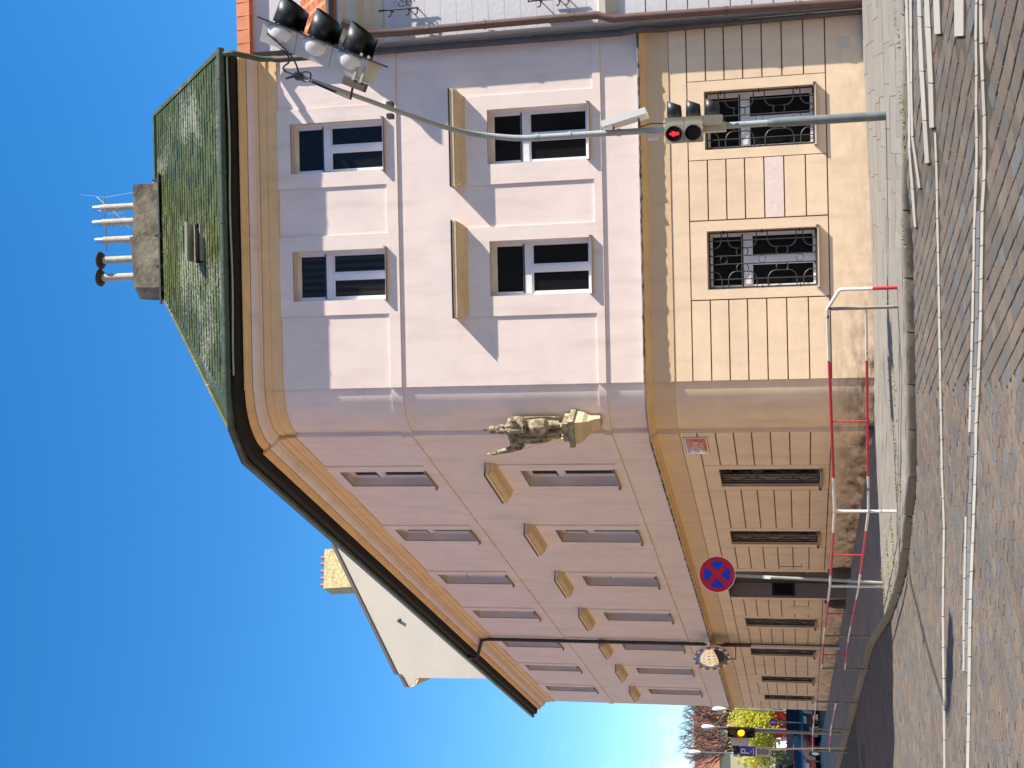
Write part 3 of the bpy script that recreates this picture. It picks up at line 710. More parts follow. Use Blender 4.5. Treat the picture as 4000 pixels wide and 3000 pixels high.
for h in side_1f: window(TS, h, .22)
for h in side_2f: window(TS, h, .2)
for h in side_gf: grille(TS, h, window(TS, h, .26, 'black_pane', 'dark_frame'))
# carriage door on the side street
dr = MB()
for (a, c) in ((DOOR[0], DOOR[0]), (DOOR[1], DOOR[1])): dr.quad(TS(a, -.5, PR), TS(a, 3.42, PR), TS(a, 3.42, -.5), TS(a, -.5, -.5))
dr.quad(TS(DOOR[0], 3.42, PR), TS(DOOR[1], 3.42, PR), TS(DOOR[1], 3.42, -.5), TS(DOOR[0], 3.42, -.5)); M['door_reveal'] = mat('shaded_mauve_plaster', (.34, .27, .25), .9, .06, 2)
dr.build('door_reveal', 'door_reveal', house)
dl = MB().wbox(TS, DOOR[0], DOOR[1], -.3, 3.42, -.5, -.42).build('door', 'door', house)
for a in (10.5, 11.9):
    for z0, z1 in ((.35, 1.2), (1.3, 2.3), (2.4, 3.25)): MB().wbox(TS, a, a + 1.25, z0, z1, -.42, -.40, .02).build('door_panel', 'door', dl)
MB().tube([TS(11.75, 1.2, -.4), TS(11.75, 1.2, -.33), TS(11.62, 1.2, -.33)], .014, 6).build('handle', 'gold', dl)
nb = MB().wbox(TS, 13.252 - .03, 13.25, 1.55, 2.2, -.42, -.04).build('notice_frame', 'iron', house)
MB().wbox(TS, 13.215, 13.22, 1.62, 2.13, -.37, -.09).build('notice_pane', 'far_glass', nb)
for a in (10.12, 13.53):   # guard stones beside the door
    c = TS(a, 0, .02); MB().lathe([(.23, -.3), (.23, .18), (.205, .38), (.15, .52), (.05, .58)], Vector((c.x, c.y, g(c.x, c.y))), n=14).build('guard_stone', 'guard', house, smooth=True) if 'guard' in M else None
# small plaster access doors and brackets on the side wall
for (a, c, z0, z1) in ((5.35, 6.55, .12, .70), (14.2, 15.25, 1.1, 1.72)):
    q = MB(); q.wbox(TS, a, c, z0, z1, PR, PR + .006).wbox(TS, a + .06, c - .06, z0 + .06, z1 - .06, PR + .006, PR + .013); q.build('access_panel', 'peach', house)
    for zz in (z0 + .15, z1 - .15): MB().wbox(TS, c - .05, c - .02, zz - .02, zz + .02, PR + .013, PR + .02).build('panel_latch', 'iron', house)
MB().tube([TS(9.55, 1.95, .02), TS(9.6, 1.95, .1), TS(9.6, 1.35, .1), TS(9.55, 1.35, .02)], .014, 6).build('iron_bracket', 'sill', house)
MB().wbox(TF, 6.32, 6.55, .28, .5, PR, PR + .008).wbox(TF, 6.36, 6.51, .32, .46, PR + .008, PR + .012).build('vent_cover', 'beige_band', house)
# downpipes
def pipe(pts, r, m, name='downpipe', bands=()):
    o = MB().tube(pts, r, 10).build(name, m, house, smooth=True)
    for q in bands: MB().tube([Vector(q) - Vector((0, 0, .03)), Vector(q) + Vector((0, 0, .03))], r + .008, 10).build('pipe_clamp', m, o, smooth=True)
    return o
xr = 6.93
pipe([TF(7.0, 12.95, .66), TF(7.0, 12.72, .66), TF(6.98, 12.45, .34), TF(6.96, 12.3, .18), TF(6.96, 12.05, .13)], .06, 'gutter', 'pipe_elbow')
pipe([TF(6.96, 12.05, .13), TF(6.94, 11.9, .13), TF(6.94, 9, .13), TF(6.93, 4.7, .13), TF(6.93, 4.4, .24), TF(6.93, 4.2, .24), TF(6.94, 3.9, .13), TF(6.96, 2.0, .13), TF(6.98, -.02, .13)], .068, 'grey_pipe', bands=[TF(6.94, z, .13) for z in (10.6, 8.0, 6.4, 5.2)])
tb = 19.3
pipe([TS(tb + .55, 12.92, .66), TS(tb + .55, 12.6, .66), TS(tb, 12.35, .16), TS(tb, 12.1, .12), TS(tb, 4.6, .12), TS(tb, 4.4, .26), TS(tb, 4.2, .26), TS(tb, 3.9, .12), TS(tb, .0, .12)], .062, 'black_pipe', bands=[TS(tb, z, .12) for z in (11.2, 9.0, 7.0, 5.3, 3.0, 1.2)])
# ------------------------------------------------------------------ roof
EV = 13.02; RZ = 17.22; RY = 30.0; RX = 2.62
rl = Vector((RX, RY, RZ)); rr_ = Vector((7.0, RY, RZ)); ef = [Vector((7.0, FY - .62, EV)), Vector((-.15, FY - .62, EV))]; ecn = [TC(.45, EV, .64), TC(.9, EV, .64)]
es = [TS(.3, EV, .62), TS(SE + .1, EV, .62)]; rs = rl + SD * (SE - 3.5)
rb = MB(); rb.poly([ef[0], ef[1], rl, rr_]); rb.poly([ef[1], ecn[0], rl]); rb.poly([ecn[0], ecn[1], rl]); rb.poly([ecn[1], es[0], rl]); rb.poly([es[0], es[1], rs, rl]); back = rl + SD * 2
rb.poly([rl, rs, TS(SE + .1, EV, -11), Vector((7.0, 36, EV)), rr_]); rb.poly([es[1], rs, TS(SE + .1, EV, -11)])
rb.prism([ef[0] + Vector((.02, 0, -.04)), rr_ + Vector((.02, 0, -.04)), rr_ + Vector((.02, 0, .06)), ef[0] + Vector((.02, 0, .06))], (.10, 0, 0))
roof = rb.build('roof', 'slate', house)
# slates on the street face
sl = (rr_ - ef[0]); slope_len = sl.length; up = sl.normalized(); nrm = Vector((1, 0, 0)).cross(up); nrm = nrm if nrm.z > 0 else -nrm
RH = .232; TW = .30; nrow = int(slope_len / RH); tiles = []
tm = MB(); tm.hexa([(0, 0, .012), (1, 0, .012), (1, 1, .0), (0, 1, .0), (0, 0, .026), (1, 0, .026), (1, 1, .008), (0, 1, .008)]); TM = tm.mesh('slate'); TM.materials.append(M['slate'])
rt = random.Random(9); restt = MB()
sky_u, sky_v = (2.86, 3.72), None
for r in range(nrow):
    f = r * RH / slope_len; xl = ef[1].x + (rl.x - ef[1].x) * f; x = 7.0
    off = TW * (.5 if r % 2 else 0)
    x0 = 7.0 - off if off else 7.0
    xs_ = []
    x = 7.0
    if off: xs_.append((7.0 - off, 7.0)); x = 7.0 - off
    while x > xl + .05: a = max(xl, x - TW); xs_.append((a, x)); x = a
    for a, c in xs_: tiles.append((r, a, c))
for n_, (r, a, c) in enumerate(tiles):
    o_ = ef[0] + up * (r * RH) ; o_ = Vector((a, o_.y, o_.z)) + nrm * .004; wd = c - a - .006; ln = RH * 1.18; ti = rt.uniform(-.004, .005)
    if n_ < 295:
        ob = bpy.data.objects.new('slate', TM); COL.objects.link(ob); ob.parent = roof
        X = Vector((1, 0, 0)); mtx = Matrix(((X.x * wd, up.x * ln, nrm.x, o_.x), (X.y * wd, up.y * ln, nrm.y, o_.y), (X.z * wd, up.z * ln, nrm.z, o_.z), (0, 0, 0, 1)))
        ob.matrix_parent_inverse = Matrix.Translation(-Vector(house.location)) ; ob.matrix_parent_inverse = Matrix.Identity(4)
        ob.matrix_basis = Matrix.Translation(-Vector(house.location)) @ Matrix.Translation(nrm * ti) @ mtx
    else:
        q = [Vector((0, 0, .012)), Vector((1, 0, .012)), Vector((1, 1, 0)), Vector((0, 1, 0)), Vector((0, 0, .026)), Vector((1, 0, .026)), Vector((1, 1, .008)), Vector((0, 1, .008))]
        restt.hexa([o_ + Vector((1, 0, 0)) * (p.x * wd) + up * (p.y * ln) + nrm * (p.z + ti) for p in q])
tag(restt.build('slates', 'slate', roof, fix=False), kind='stuff')
MB().tube([rr_ + Vector((.05, 0, .03)), rl + Vector((0, 0, .03))], .06, 6).build('ridge_cap', 'gutter', roof); MB().tube([rl, Vector((ecn[0].x, ecn[0].y, EV)) + Vector((0, 0, .03))], .05, 6).build('hip_cap', 'slate', roof)
# skylight, tipped open
sy = (2.86, 3.70); b0 = ef[0] + up * 1.72; b1 = ef[0] + up * 2.2
kx = [Vector((sy[0], b0.y, b0.z)), Vector((sy[1], b0.y, b0.z)), Vector((sy[1], b1.y, b1.z)), Vector((sy[0], b1.y, b1.z))]
sk = MB()
for a, c in ((0, 1), (1, 2), (2, 3), (3, 0)):
    d_ = (kx[c] - kx[a]).normalized(); sk.hexa([kx[a] - nrm * .02, kx[c] - nrm * .02, kx[c] + nrm * .10, kx[a] + nrm * .10, kx[a] - nrm * .02 + Vector((0, 0, .001)) + up * .05, kx[c] - nrm * .02 + up * .05, kx[c] + nrm * .10 + up * .05, kx[a] + nrm * .10 + up * .05])
sko = sk.build('skylight_curb', 'zinc', roof); MB().poly([p + nrm * .045 for p in kx]).build('skylight_opening', 'iron', sko) if False else None
tilt = (up * cos(radians(28)) - nrm * -sin(radians(28)))
lid = [Vector((x_, b1.y, b1.z)) + nrm * .12 - (up * cos(radians(27)) - nrm * sin(radians(27))) * d_ for x_, d_ in ((sy[0], 0), (sy[1], 0), (sy[1], .62), (sy[0], .62))]
nl = (lid[1] - lid[0]).cross(lid[3] - lid[0]).normalized(); nl = nl if nl.z > 0 else -nl
lo = MB().prism(lid, nl * .045).build('skylight_frame', 'head_grey', roof)
c_ = sum(lid, Vector()) / 4; MB().prism([c_ + (p - c_) * .82 + nl * .047 for p in lid], nl * .006).build('skylight_pane', 'sky_pane', lo) if 'sky_pane' in M else None
MB().poly([p + nrm * .03 for p in kx]).build('skylight_well', 'soffit', roof)
# chimney with flues
ch = MB()
CY0, CY1 = 29.75, 30.45
ch.hexa([(2.62, CY0, 16.7), (3.95, CY0, 16.7), (3.95, CY1, 16.7), (2.62, CY1, 16.7), (2.66, CY0 + .03, 17.80), (3.95, CY0 + .0, 17.88), (3.95, CY1, 17.88), (2.66, CY1, 17.80)])
ch.hexa([(3.952, CY0 + .06, 16.7), (5.32, CY0 + .06, 16.7), (5.32, CY1, 16.7), (3.952, CY1, 16.7), (3.952, CY0 + .06, 17.83), (5.28, CY0 + .08, 17.80), (5.28, CY1, 17.80), (3.952, CY1, 17.83)])
ch.hexa([(2.30, CY0 + .25, 16.5), (2.62, CY0 + .02, 16.5), (2.62, CY1, 16.5), (2.30, CY1, 16.5), (2.38, CY0 + .27, 17.78), (2.66, CY0 + .05, 17.80), (2.66, CY1, 17.8), (2.38, CY1, 17.78)])
chim = ch.build('chimney', 'chimney', house)
MB().hexa([(2.2, CY0 - .30, 16.90), (5.5, CY0 - .30, 16.90), (5.5, CY0 - .02, 17.00), (2.2, CY0 - .02, 17.00), (2.2, CY0 - .31, 16.93), (5.5, CY0 - .31, 16.93), (5.5, CY0 - .02, 17.07), (2.2, CY0 - .02, 17.07)]).build('chimney_flashing', 'zinc', chim)
for k, (py, top, cap) in enumerate(((745, 412, 0), (803, 408, 0), (872, 415, 0), (950, 420, 1), (1018, 415, 1))):
    b0 = aty(560, py, 30.1); t0 = aty(top, py, 30.1); b0 = Vector((b0.x, 30.1, 17.7)); t0 = Vector((b0.x, 30.1, t0.z))
    fl = MB().tube([b0, t0 - Vector((0, 0, .12 if not cap else .04))], .095, 12).build('flue', 'flue', chim, smooth=True)
    if cap: MB().lathe([(.09, -.06), (.20, -.02), (.235, .03), (.20, .075), (.05, .1)], t0, n=16).build('flue_cap', 'iron', fl, smooth=True)
    else: MB().tube([t0 - Vector((0, 0, .13)), t0 + Vector((0, 0, .1))], .085, 12).build('flue_liner', 'steel', fl, smooth=True)
# aerial on the chimney
an = MB(); a0 = aty(420, 700, 30.6); a1 = aty(530, 830, 30.6)
an.tube([a0 + Vector((.0, 0, .1)), a0.lerp(a1, .5), a1], .022, 6)
for k in range(5):
    p = a0.lerp(a1, .3 + .12 * k); an.tube([p - Vector((0, 0, .22)), p + Vector((0, 0, .22))], .006, 4)
an.tube([aty(440, 695, 30.6), aty(440, 920, 30.6)], .018, 6)
an.build('aerial', 'steel', chim)
cw_ = [aty(345, 690, 30.4), aty(440, 705, 30.4), aty(560, 690, 30.4), aty(650, 645, 30.4)]; MB().tube(cw_, .008, 4).build('aerial_wire', 'steel', chim)
for yy in (650, 865, 985, 1070):
    p = aty(665, yy, CY0 - .15); MB().hexa([p + Vector((dx, dy, dz)) for dz, sx_ in ((-.02, 1), (.2, .2)) for dx, dy in ((-.08 * sx_, -.12), (.08 * sx_, -.12), (.08 * sx_, .12), (-.08 * sx_, .12))]).build('roof_bracket', 'iron', chim)
# ================================================================== NEIGHBOURING HOUSES
NY = .2
def TN(u, z, o=0.0): return Vector((u, FY - NY - o, z))
X0 = 7.12
wh = empty('white_house', (10, FY - NY, .0), None, 'white rusticated house with brown downpipe adjoining on the right of the pink house', 'house')
nw = MB(); nw.wbox(TN, X0, 17, -.4, 10.0, -8, 0); nw.build('wall', 'white_wall', wh)
M['white_groove'] = mat('dark_groove', (.20, .19, .19), .95)
zz = [.05 + i * .412 for i in range(12)]
MB().wbox(TN, X0 + .001, 17, -.4, 4.55, 0, .006).build('groove_backing', 'white_groove', wh)
for k in range(11):
    if zz[k + 1] < 4.6: MB().wbox(TN, X0, 17, zz[k] + .01, zz[k + 1] - .01, .0, .022, .003).build('plaster_course', 'white_wall', wh)
MB().wbox(TN, X0, 17, -.4, .04, 0, .05).build('plinth', 'beige_band', wh)
b = MB(); pr = [(0, 4.72), (.03, 4.72), (.05, 4.8), (.12, 4.9), (.15, 4.95), (.15, 5.08), (.02, 5.12), (0, 5.12)]
rows_ = [[TN(u, z, o) for o, z in pr] for u in (X0, 17)]; b.grid(rows_); b.poly(rows_[0]); b.poly(rows_[1]); b.build('string_cornice', 'beige_band', wh)
M['white_line'] = mat('plaster_seam', (.50, .49, .52), .9)
for k in range(13):
    z = 5.35 + k * .335; MB().wbox(TN, X0, 17, z - .006, z + .006, -.002, .0015).build('seam', 'white_line', wh)
b = MB(); pr = [(0, 9.55), (.04, 9.58), (.06, 9.75), (.14, 9.85), (.16, 9.95), (.34, 10.05), (.36, 10.25), (.42, 10.32), (.42, 10.42), (0, 10.5)]
rows_ = [[TN(u, z, o) for o, z in pr] for u in (X0 + .05, 17)]; b.grid(rows_); b.poly(rows_[0]); b.poly(rows_[1]); b.build('main_cornice', 'beige_band', wh)
# terracotta roof with a whitewashed dormer cheek
b = MB(); b.quad(TN(X0, 10.45, .45), TN(17, 10.45, .45), TN(17, 14.6, -4.5), TN(X0, 14.6, -4.5)); rfw = b.build('roof', 'terracotta', wh)
rup = (TN(0, 14.6, -4.5) - TN(0, 10.45, .45)); rlen = rup.length; rup.normalize(); rn = Vector((1, 0, 0)).cross(rup); rn = rn if rn.z > 0 else -rn
tb_ = MB(); tb_.add([(0, 0, 0), (1, 0, 0), (1, 1, 0), (0, 1, 0), (.5, 0, .06), (.5, 1, .05), (0, 0, .02), (1, 0, .02), (1, 1, .015), (0, 1, .015)], [(6, 4, 5, 9), (4, 7, 8, 5), (0, 1, 7, 4, 6)]); TT = tb_.mesh('roof_tile'); TT.materials.append(M['terracotta'])
for r in range(int(rlen / .3)):
    for c in range(6):
        ob = bpy.data.objects.new('roof_tile', TT); COL.objects.link(ob); ob.parent = rfw
        o_ = TN(X0 + c * .24, 10.45, .45) + rup * (r * .3) + rn * (.01); 
        ob.matrix_basis = Matrix.Translation(-ORG[wh.name]) @ Matrix(((.235, rup.x * .33, rn.x, o_.x), (0, rup.y * .33, rn.y, o_.y), (0, rup.z * .33, rn.z, o_.z), (0, 0, 0, 1)))
MB().wbox(TN, 7.42, 9.4, 11.6, 12.95, -4, -1.1).build('dormer_wall', 'white_wall', wh)
for k in range(7):
    MB().hexa([TN(7.30 + k * .3, 12.952, -.95), TN(7.595 + k * .3, 12.952, -.95), TN(7.595 + k * .3, 12.96, -4), TN(7.30 + k * .3, 12.96, -4), TN(7.31 + k * .3, 13.28, -1.02), TN(7.585 + k * .3, 13.28, -1.02), TN(7.585 + k * .3, 13.3, -4), TN(7.31 + k * .3, 13.3, -4)]).build('dormer_tile', 'terracotta', wh)
MB().tube([TN(X0 + .1, 10.56, .5), TN(17, 10.56, .5)], .085, 10).build('gutter', 'grey_pipe', wh, smooth=True)
dpt = [(1405, 70), (1500, 112), (1623, 108), (2330, 76), (2395, 74), (2420, 84), (2460, 92), (2520, 88), (3448, 62)]
P = []
for i_, (x, y) in enumerate(dpt): P.append(aty(x, y, FY - NY - (.12 if 1 < i_ < 8 or i_ == 8 else .3)))
P[0] = P[0] + Vector((0, -.15, 0)); P.append(Vector((P[-1].x, P[-1].y, -.05)))
dp = MB().tube(P, .08, 10).build('downpipe', 'brown_pipe', wh, smooth=True)
for z in (2.6, 1.2, 5.6, 7.4, 8.6): 
    k = min(range(len(P) - 1), key=lambda i: 0 if (P[i].z - z) * (P[i + 1].z - z) <= 0 else 1); f = (z - P[k].z) / (P[k + 1].z - P[k].z + 1e-9); q = P[k].lerp(P[k + 1], f)
    MB().tube([q - Vector((0, 0, .03)), q + Vector((0, 0, .03))], .09, 10).build('pipe_clamp', 'brown_pipe', dp)
# wrought iron flag holders on the white house
def scroll(c, r0, r1, turns, a0, U, V, n=22): return [c + (U * cos(a0 + turns * 2 * pi * k / n) + V * sin(a0 + turns * 2 * pi * k / n)) * (r0 + (r1 - r0) * k / n) for k in range(n + 1)]
for (px, py, lab) in ((1640, 18, 'black wrought iron scroll bracket high on the white house'), (2228, 4, 'black wrought iron scroll bracket lower down on the white house')):
    c = aty(px, py, FY - NY - .16); b = MB(); Z = Vector((0, 0, 1)); Yv = Vector((0, -1, 0)); Xv = Vector((1, 0, 0))
    wall_y = FY - NY
    b.tube([c - Z * .30, c + Z * .42], .018, 6); b.tube([c - Z * .30, c - Z * .30 + Xv * -.0], .018, 6) if False else None
    for dz in (-.28, -.1, .28):
        b.tube([Vector((c.x, wall_y, c.z + dz)), c + Z * dz, c + Z * dz - Xv * .10, c + Z * (dz + .03) - Xv * .14, c + Z * (dz + .06) - Xv * .12], .014, 6)
    b.tube(scroll(c + Xv * .13 + Z * .05, .16, .03, 1.6, 0, Z, Xv * .7), .011, 5); b.tube(scroll(c + Xv * .13 - Z * .12, .11, .02, -1.4, pi, Z, Xv), .011, 5)
    b.tube([c + Xv * .26 - Z * .28, c + Xv * .26 + Z * .36], .014, 6); b.lathe([(.005, 0), (.03, .03), (.012, .07), (.03, .1), (.0, .13)], c + Z * .42, n=8)
    b.build('scroll_bracket', 'iron', None, label=lab, cat='bracket', group='iron scroll brackets on the white house')
# unseen houses added behind and beside the camera for warm bounce light and reflections
def plain_house(name, label, p0, dirv, nrmv, length, height, m, storeys, bays):
    h = empty(name, p0, None, label, 'house'); dirv = Vector(dirv).normalized(); nrmv = Vector(nrmv).normalized(); p0 = Vector(p0)
    T = lambda u, z, o=0.0: p0 + dirv * u + nrmv * o + Vector((0, 0, z))
    MB().wbox(T, 0, length, -1, height, -9, 0).build('wall', m, h)
    b = MB(); q = [T(-.3, height, .5), T(length + .3, height, .5), T(length + .3, height + 3.6, -4.5), T(-.3, height + 3.6, -4.5), T(-.3, height, -9.3), T(length + .3, height, -9.3)]
    b.poly([q[0], q[1], q[2], q[3]]); b.poly([q[3], q[2], q[5], q[4]]); b.build('roof', 'terracotta', h)
    for s_ in range(storeys):
        for k in range(bays):
            u = (k + .5) * length / bays; z = 1.1 + s_ * (height - .6) / storeys
            f = MB().wbox(T, u - .6, u + .6, z, z + 1.9, 0, .03).build('window', 'white_frame', h); MB().wbox(T, u - .5, u + .5, z + .1, z + 1.8, .03, .036).build('pane', 'far_glass', f)
    return h
M['warm_facade'] = mat('warm_ochre_plaster', (.54, .41, .27), .9, .05, 1); M['warm_yellow'] = mat('warm_yellow_plaster', (.66, .50, .32), .9, .05, 1); M['bounce_facade'] = mat('warm_bounce_plaster', (.60, .51, .42), .9, .05, 1)  # last plaster kept warm so its added house bounces light onto the front
o_l = TS(-2, 0, 11.5); plain_house('added_ochre_house', 'warm ochre house across the side street, added out of view for bounce light and the mirror', (o_l.x, o_l.y, -.3), SD, -SN, 44, 14, 'warm_facade', 4, 12)
plain_house('added_yellow_house', 'yellow house on the left of the junction, added outside the view for warm bounce light', (-13.5, 14.5, -.3), (0, -1, 0), (1, 0, 0), 30, 17, 'warm_yellow', 5, 8)
plain_house('added_beige_house', 'warm beige house across the main street, added behind the viewer for bounce light and pane reflections', (26, -9, -.3), (-1, 0, 0), (0, 1, 0), 44, 17, 'bounce_facade', 5, 11)

# tall house further up the side street, showing its blank gable
GT = 34.0; gp = TS(GT, 0)
def ong(x, y):
    d = ray(x, y); return CAM + d * ((gp - CAM).dot(SD) / d.dot(SD))
GD = Vector((-.10, .995, 0)); gh = empty('gable_house', TS(GT, .4, -2), None, 'tall pale house behind the pink house, showing a blank sunlit gable', 'house')
GPX = [(1282, 2100), (1508, 2618), (1522, 2618), (1546, 2668), (1560, 2652), (1574, 2660), (1572, 2640), (1590, 2632), (1875, 2646), (2300, 2665)]
gpts = [ong(x, y) for x, y in GPX]; gpts[-1].z = -.2; gpts[-1].xy = gpts[-2].xy
rgt = ong(1500, 1700); rgt = Vector((rgt.x, rgt.y, gpts[0].z - 5)); gpts += [Vector((rgt.x, rgt.y, -.2)), rgt]
MB().prism(gpts, GD * 4).build('wall', 'gable', gh)
e_ = MB(); dn_ = Vector((0, 0, .16)); lf = -SD * .12
for a, c in ((0, 1), (1, 2), (2, 3), (0, 11)):
    e_.hexa([gpts[a] + lf, gpts[c] + lf, gpts[c] + GD * 4, gpts[a] + GD * 4, gpts[a] + lf + dn_, gpts[c] + lf + dn_, gpts[c] + GD * 4 + dn_, gpts[a] + GD * 4 + dn_])
e_.build('roof', 'dark_roof', gh)
cn = MB(); prof = [ong(x, y) for x, y in ((1546, 2668), (1574, 2660), (1590, 2632), (1560, 2632))]; cn.prism([p + SD * .02 for p in prof], GD * 4); cn.build('eaves_cornice', 'tan', gh)
ca, cb = ong(1232, 2113), ong(1360, 2268); c1 = ong(1300, 2115)
chg = MB().prism([ong(1243, 2115) - SD * .05, ong(1232, 2268) - SD * .05, ong(1352, 2266) - SD * .05, ong(1290, 2115) - SD * .05], SD * 1.2).build('chimney', 'yellow_chim', gh)
for y in (2137, 2162, 2190, 2218, 2245):
    p = ong(1242 - (y - 2115) * .07, y) + SD * .5; q = ong(1217 - (y - 2115) * .07, y) + SD * .5; MB().tube([p - Vector((0, 0, .2)), Vector((p.x, p.y, q.z))], .085, 10).build('chimney_pot', 'pot_red', chg, smooth=True)
p = ong(1512, 2405); MB().tube([p + SD * .1, p - SD * .2 - Vector((0, 0, .22))], .07, 8).build('overflow_pipe', 'brown_pipe', gh)

# ================================================================== STATUE ON THE CORNER
sz = 6.02; sb = TC(.62, sz, .22); sax = Vector((-.45, -.89, 0)).normalized(); srt = Vector((-sax.y, sax.x, 0)); srt = srt if srt.x > 0 else -srt
sf = -sax   # local y points to the wall
def SL(x, y, z): return sb + srt * (x * .95) + sf * y + Vector((0, 0, z * 1.07 if z > 0 else z))
st = empty('statue', sb, None, 'weathered stone statue of a crowned saint raising one arm at the rounded corner', 'statue')
fg = MB()
def fold(seed, amp, k):
    return lambda th, j: 1 + amp * sin(k * th + seed + j * .22) + amp * .5 * sin((k * 2 + 1) * th + seed * 2.3 - j * .31)
AX = (srt, sf, Vector((0, 0, 1)))
def ell(prof, c, sy=.75, fo=None, n=40):
    b = MB(); b.lathe(prof, (0, 0, 0), None, n, fo); fg.add([SL(c[0] + p.x, c[1] + p.y * sy, c[2] + p.z) for p in b.v], b.f)
ell([(.19, .36), (.20, .45), (.19, .6), (.175, .72), (.185, .82), (.20, .95), (.195, 1.04), (.14, 1.11), (.075, 1.15), (.062, 1.2)], (0, 0, 0), .72, fold(.4, .11, 8))
ell([(.10, .30), (.155, .36), (.175, .46), (.16, .58), (.10, .66)], (.08, -.07, 0), .9, fold(1.2, .04, 5))       # tunic over the bent knee
ell([(.23, .10), (.25, .3), (.24, .6), (.23, .85), (.20, 1.04), (.12, 1.12)], (-.05, .10, 0), .5, fold(2.1, .17, 8))   # cloak behind
ell([(.02, .22), (.10, .34), (.13, .55), (.14, .75), (.12, .95), (.05, 1.03)], (-.22, .0, 0), .8, fold(3.0, .2, 6))    # cloak falling from the raised arm
ell([(.02, .72), (.085, .78), (.10, .9), (.09, 1.0), (.03, 1.06)], (.20, -.03, 0), .9, fold(1.0, .1, 6))
def limb(pts, rr): b = MB(); b.tube([SL(*p) for p in pts], rr, 12); fg.add(b.v, b.f)
limb([(.07, .0, .55), (.09, -.10, .40), (.085, -.04, .2), (.08, -.03, .05)], [.10, .085, .062, .045]); limb([(.08, -.0, .03), (.09, -.16, .02)], [.05, .034])
limb([(-.08, .0, .55), (-.09, -.05, .36), (-.10, -.02, .2), (-.10, -.01, .05)], [.09, .066, .055, .042]); limb([(-.10, .0, .03), (-.13, -.15, .02)], [.048, .032])
limb([(.17, .0, 1.05), (.245, -.05, .86), (.16, -.19, .74), (.06, -.22, .75)], [.085, .075, .055, .035])     # left arm across the waist
for k in range(4): limb([(.07, -.22, .77 - .018 * k), (.01, -.235, .765 - .02 * k), (-.03, -.225, .75 - .02 * k)], [.014, .012, .009])
limb([(-.16, .0, 1.04), (-.33, -.06, .99), (-.45, -.08, 1.02)], [.09, .10, .085]); limb([(-.45, -.08, 1.02), (-.49, -.11, 1.2), (-.52, -.12, 1.34)], [.075, .055, .04])   # raised right arm
for k in range(4): limb([(-.52 - .012 * k, -.12, 1.33), (-.535 - .016 * k, -.13, 1.42), (-.53 - .012 * k, -.14, 1.47 - .01 * abs(k - 1.5))], [.017, .014, .010])
limb([(-.505, -.13, 1.33), (-.475, -.14, 1.38), (-.47, -.145, 1.41)], [.017, .014, .010])
ell([(.02, .8), (.10, .88), (.115, .98), (.09, 1.08)], (-.40, -.05, 0), .8, fold(.2, .16, 5))
hd = MB(); hd.ball((0, 0, 0), .078, .088, .105, 16, 12); fg.add([SL(-.01 + p.x, -.035 + p.y, 1.285 + p.z) for p in hd.v], hd.f)
for c, r_ in (((-.012, -.125, 1.28), (.014, .02, .028)), ((-.01, -.085, 1.205), (.058, .05, .06)), ((-.01, -.10, 1.165), (.04, .035, .045)), ((-.045, -.102, 1.315), (.02, .012, .008)), ((.025, -.102, 1.315), (.02, .012, .008)), ((.07, -.02, 1.22), (.035, .05, .085)), ((-.085, -.02, 1.22), (.035, .05, .085)), ((0, .05, 1.23), (.075, .05, .09))):
    b = MB(); b.ball((0, 0, 0), *r_, 10, 8); fg.add([SL(c[0] + p.x, c[1] + p.y, c[2] + p.z) for p in b.v], b.f)
b = MB(); b.lathe([(.088, 1.345), (.098, 1.36), (.092, 1.38), (.10, 1.43), (.085, 1.45), (.05, 1.46)], (0, 0, 0), None, 24, lambda th, j: .88 + (.06 * cos(8 * th) if j > 2 else 0)); fg.add([SL(-.01 + p.x, -.03 + p.y * 1.05, p.z) for p in b.v], b.f)
fo = fg.build('figure', 'stone', st, smooth='all')
rm = fo.modifiers.new('remesh', 'REMESH'); rm.mode = 'VOXEL'; rm.voxel_size = .011; rm.use_smooth_shade = True
cr_ = MB(); cr_.tube([SL(-.01, -.03, 1.45), SL(-.01, -.03, 1.59)], .009, 6); cr_.tube([SL(-.045, -.03, 1.545), SL(.025, -.03, 1.545)], .009, 6); cr_.build('crown_cross', 'iron', st)
MB().tube([SL(-.47, -.15, .93), SL(-.15, -.17, .02)], .009, 8).build('staff', 'gold', st)
MB().ball(SL(-.545, -.14, 1.5), .02, .02, .045, 8, 6).build('gilt_flame', 'gold', st)
pl = MB()
def pbox(x0, x1, y0, y1, z0, z1): pl.hexa([SL(x0, y0, z0), SL(x1, y0, z0), SL(x1, y1, z0), SL(x0, y1, z0), SL(x0, y0, z1), SL(x1, y0, z1), SL(x1, y1, z1), SL(x0, y1, z1)])
pbox(-.20, .23, -.24, .3, -.13, .0); pbox(-.30, .32, -.32, .35, -.235, -.131)
pl.build('pedestal', 'stone', st)
cs = MB(); lv = [(-.237, .24, .28, -.27), (-.30, .235, .275, -.27), (-.40, .21, .25, -.22), (-.48, .15, .19, -.10), (-.55, .12, .17, .0), (-.64, .115, .17, .06), (-.72, .11, .165, .08)]
rows_ = [[SL(-a, .5, z), SL(-a, y, z), SL(c, y, z), SL(c, .5, z)] for z, a, c, y in lv]; cs.grid(rows_); cs.poly(rows_[0]); cs.poly(rows_[-1]); cs.build('console', 'console', st)

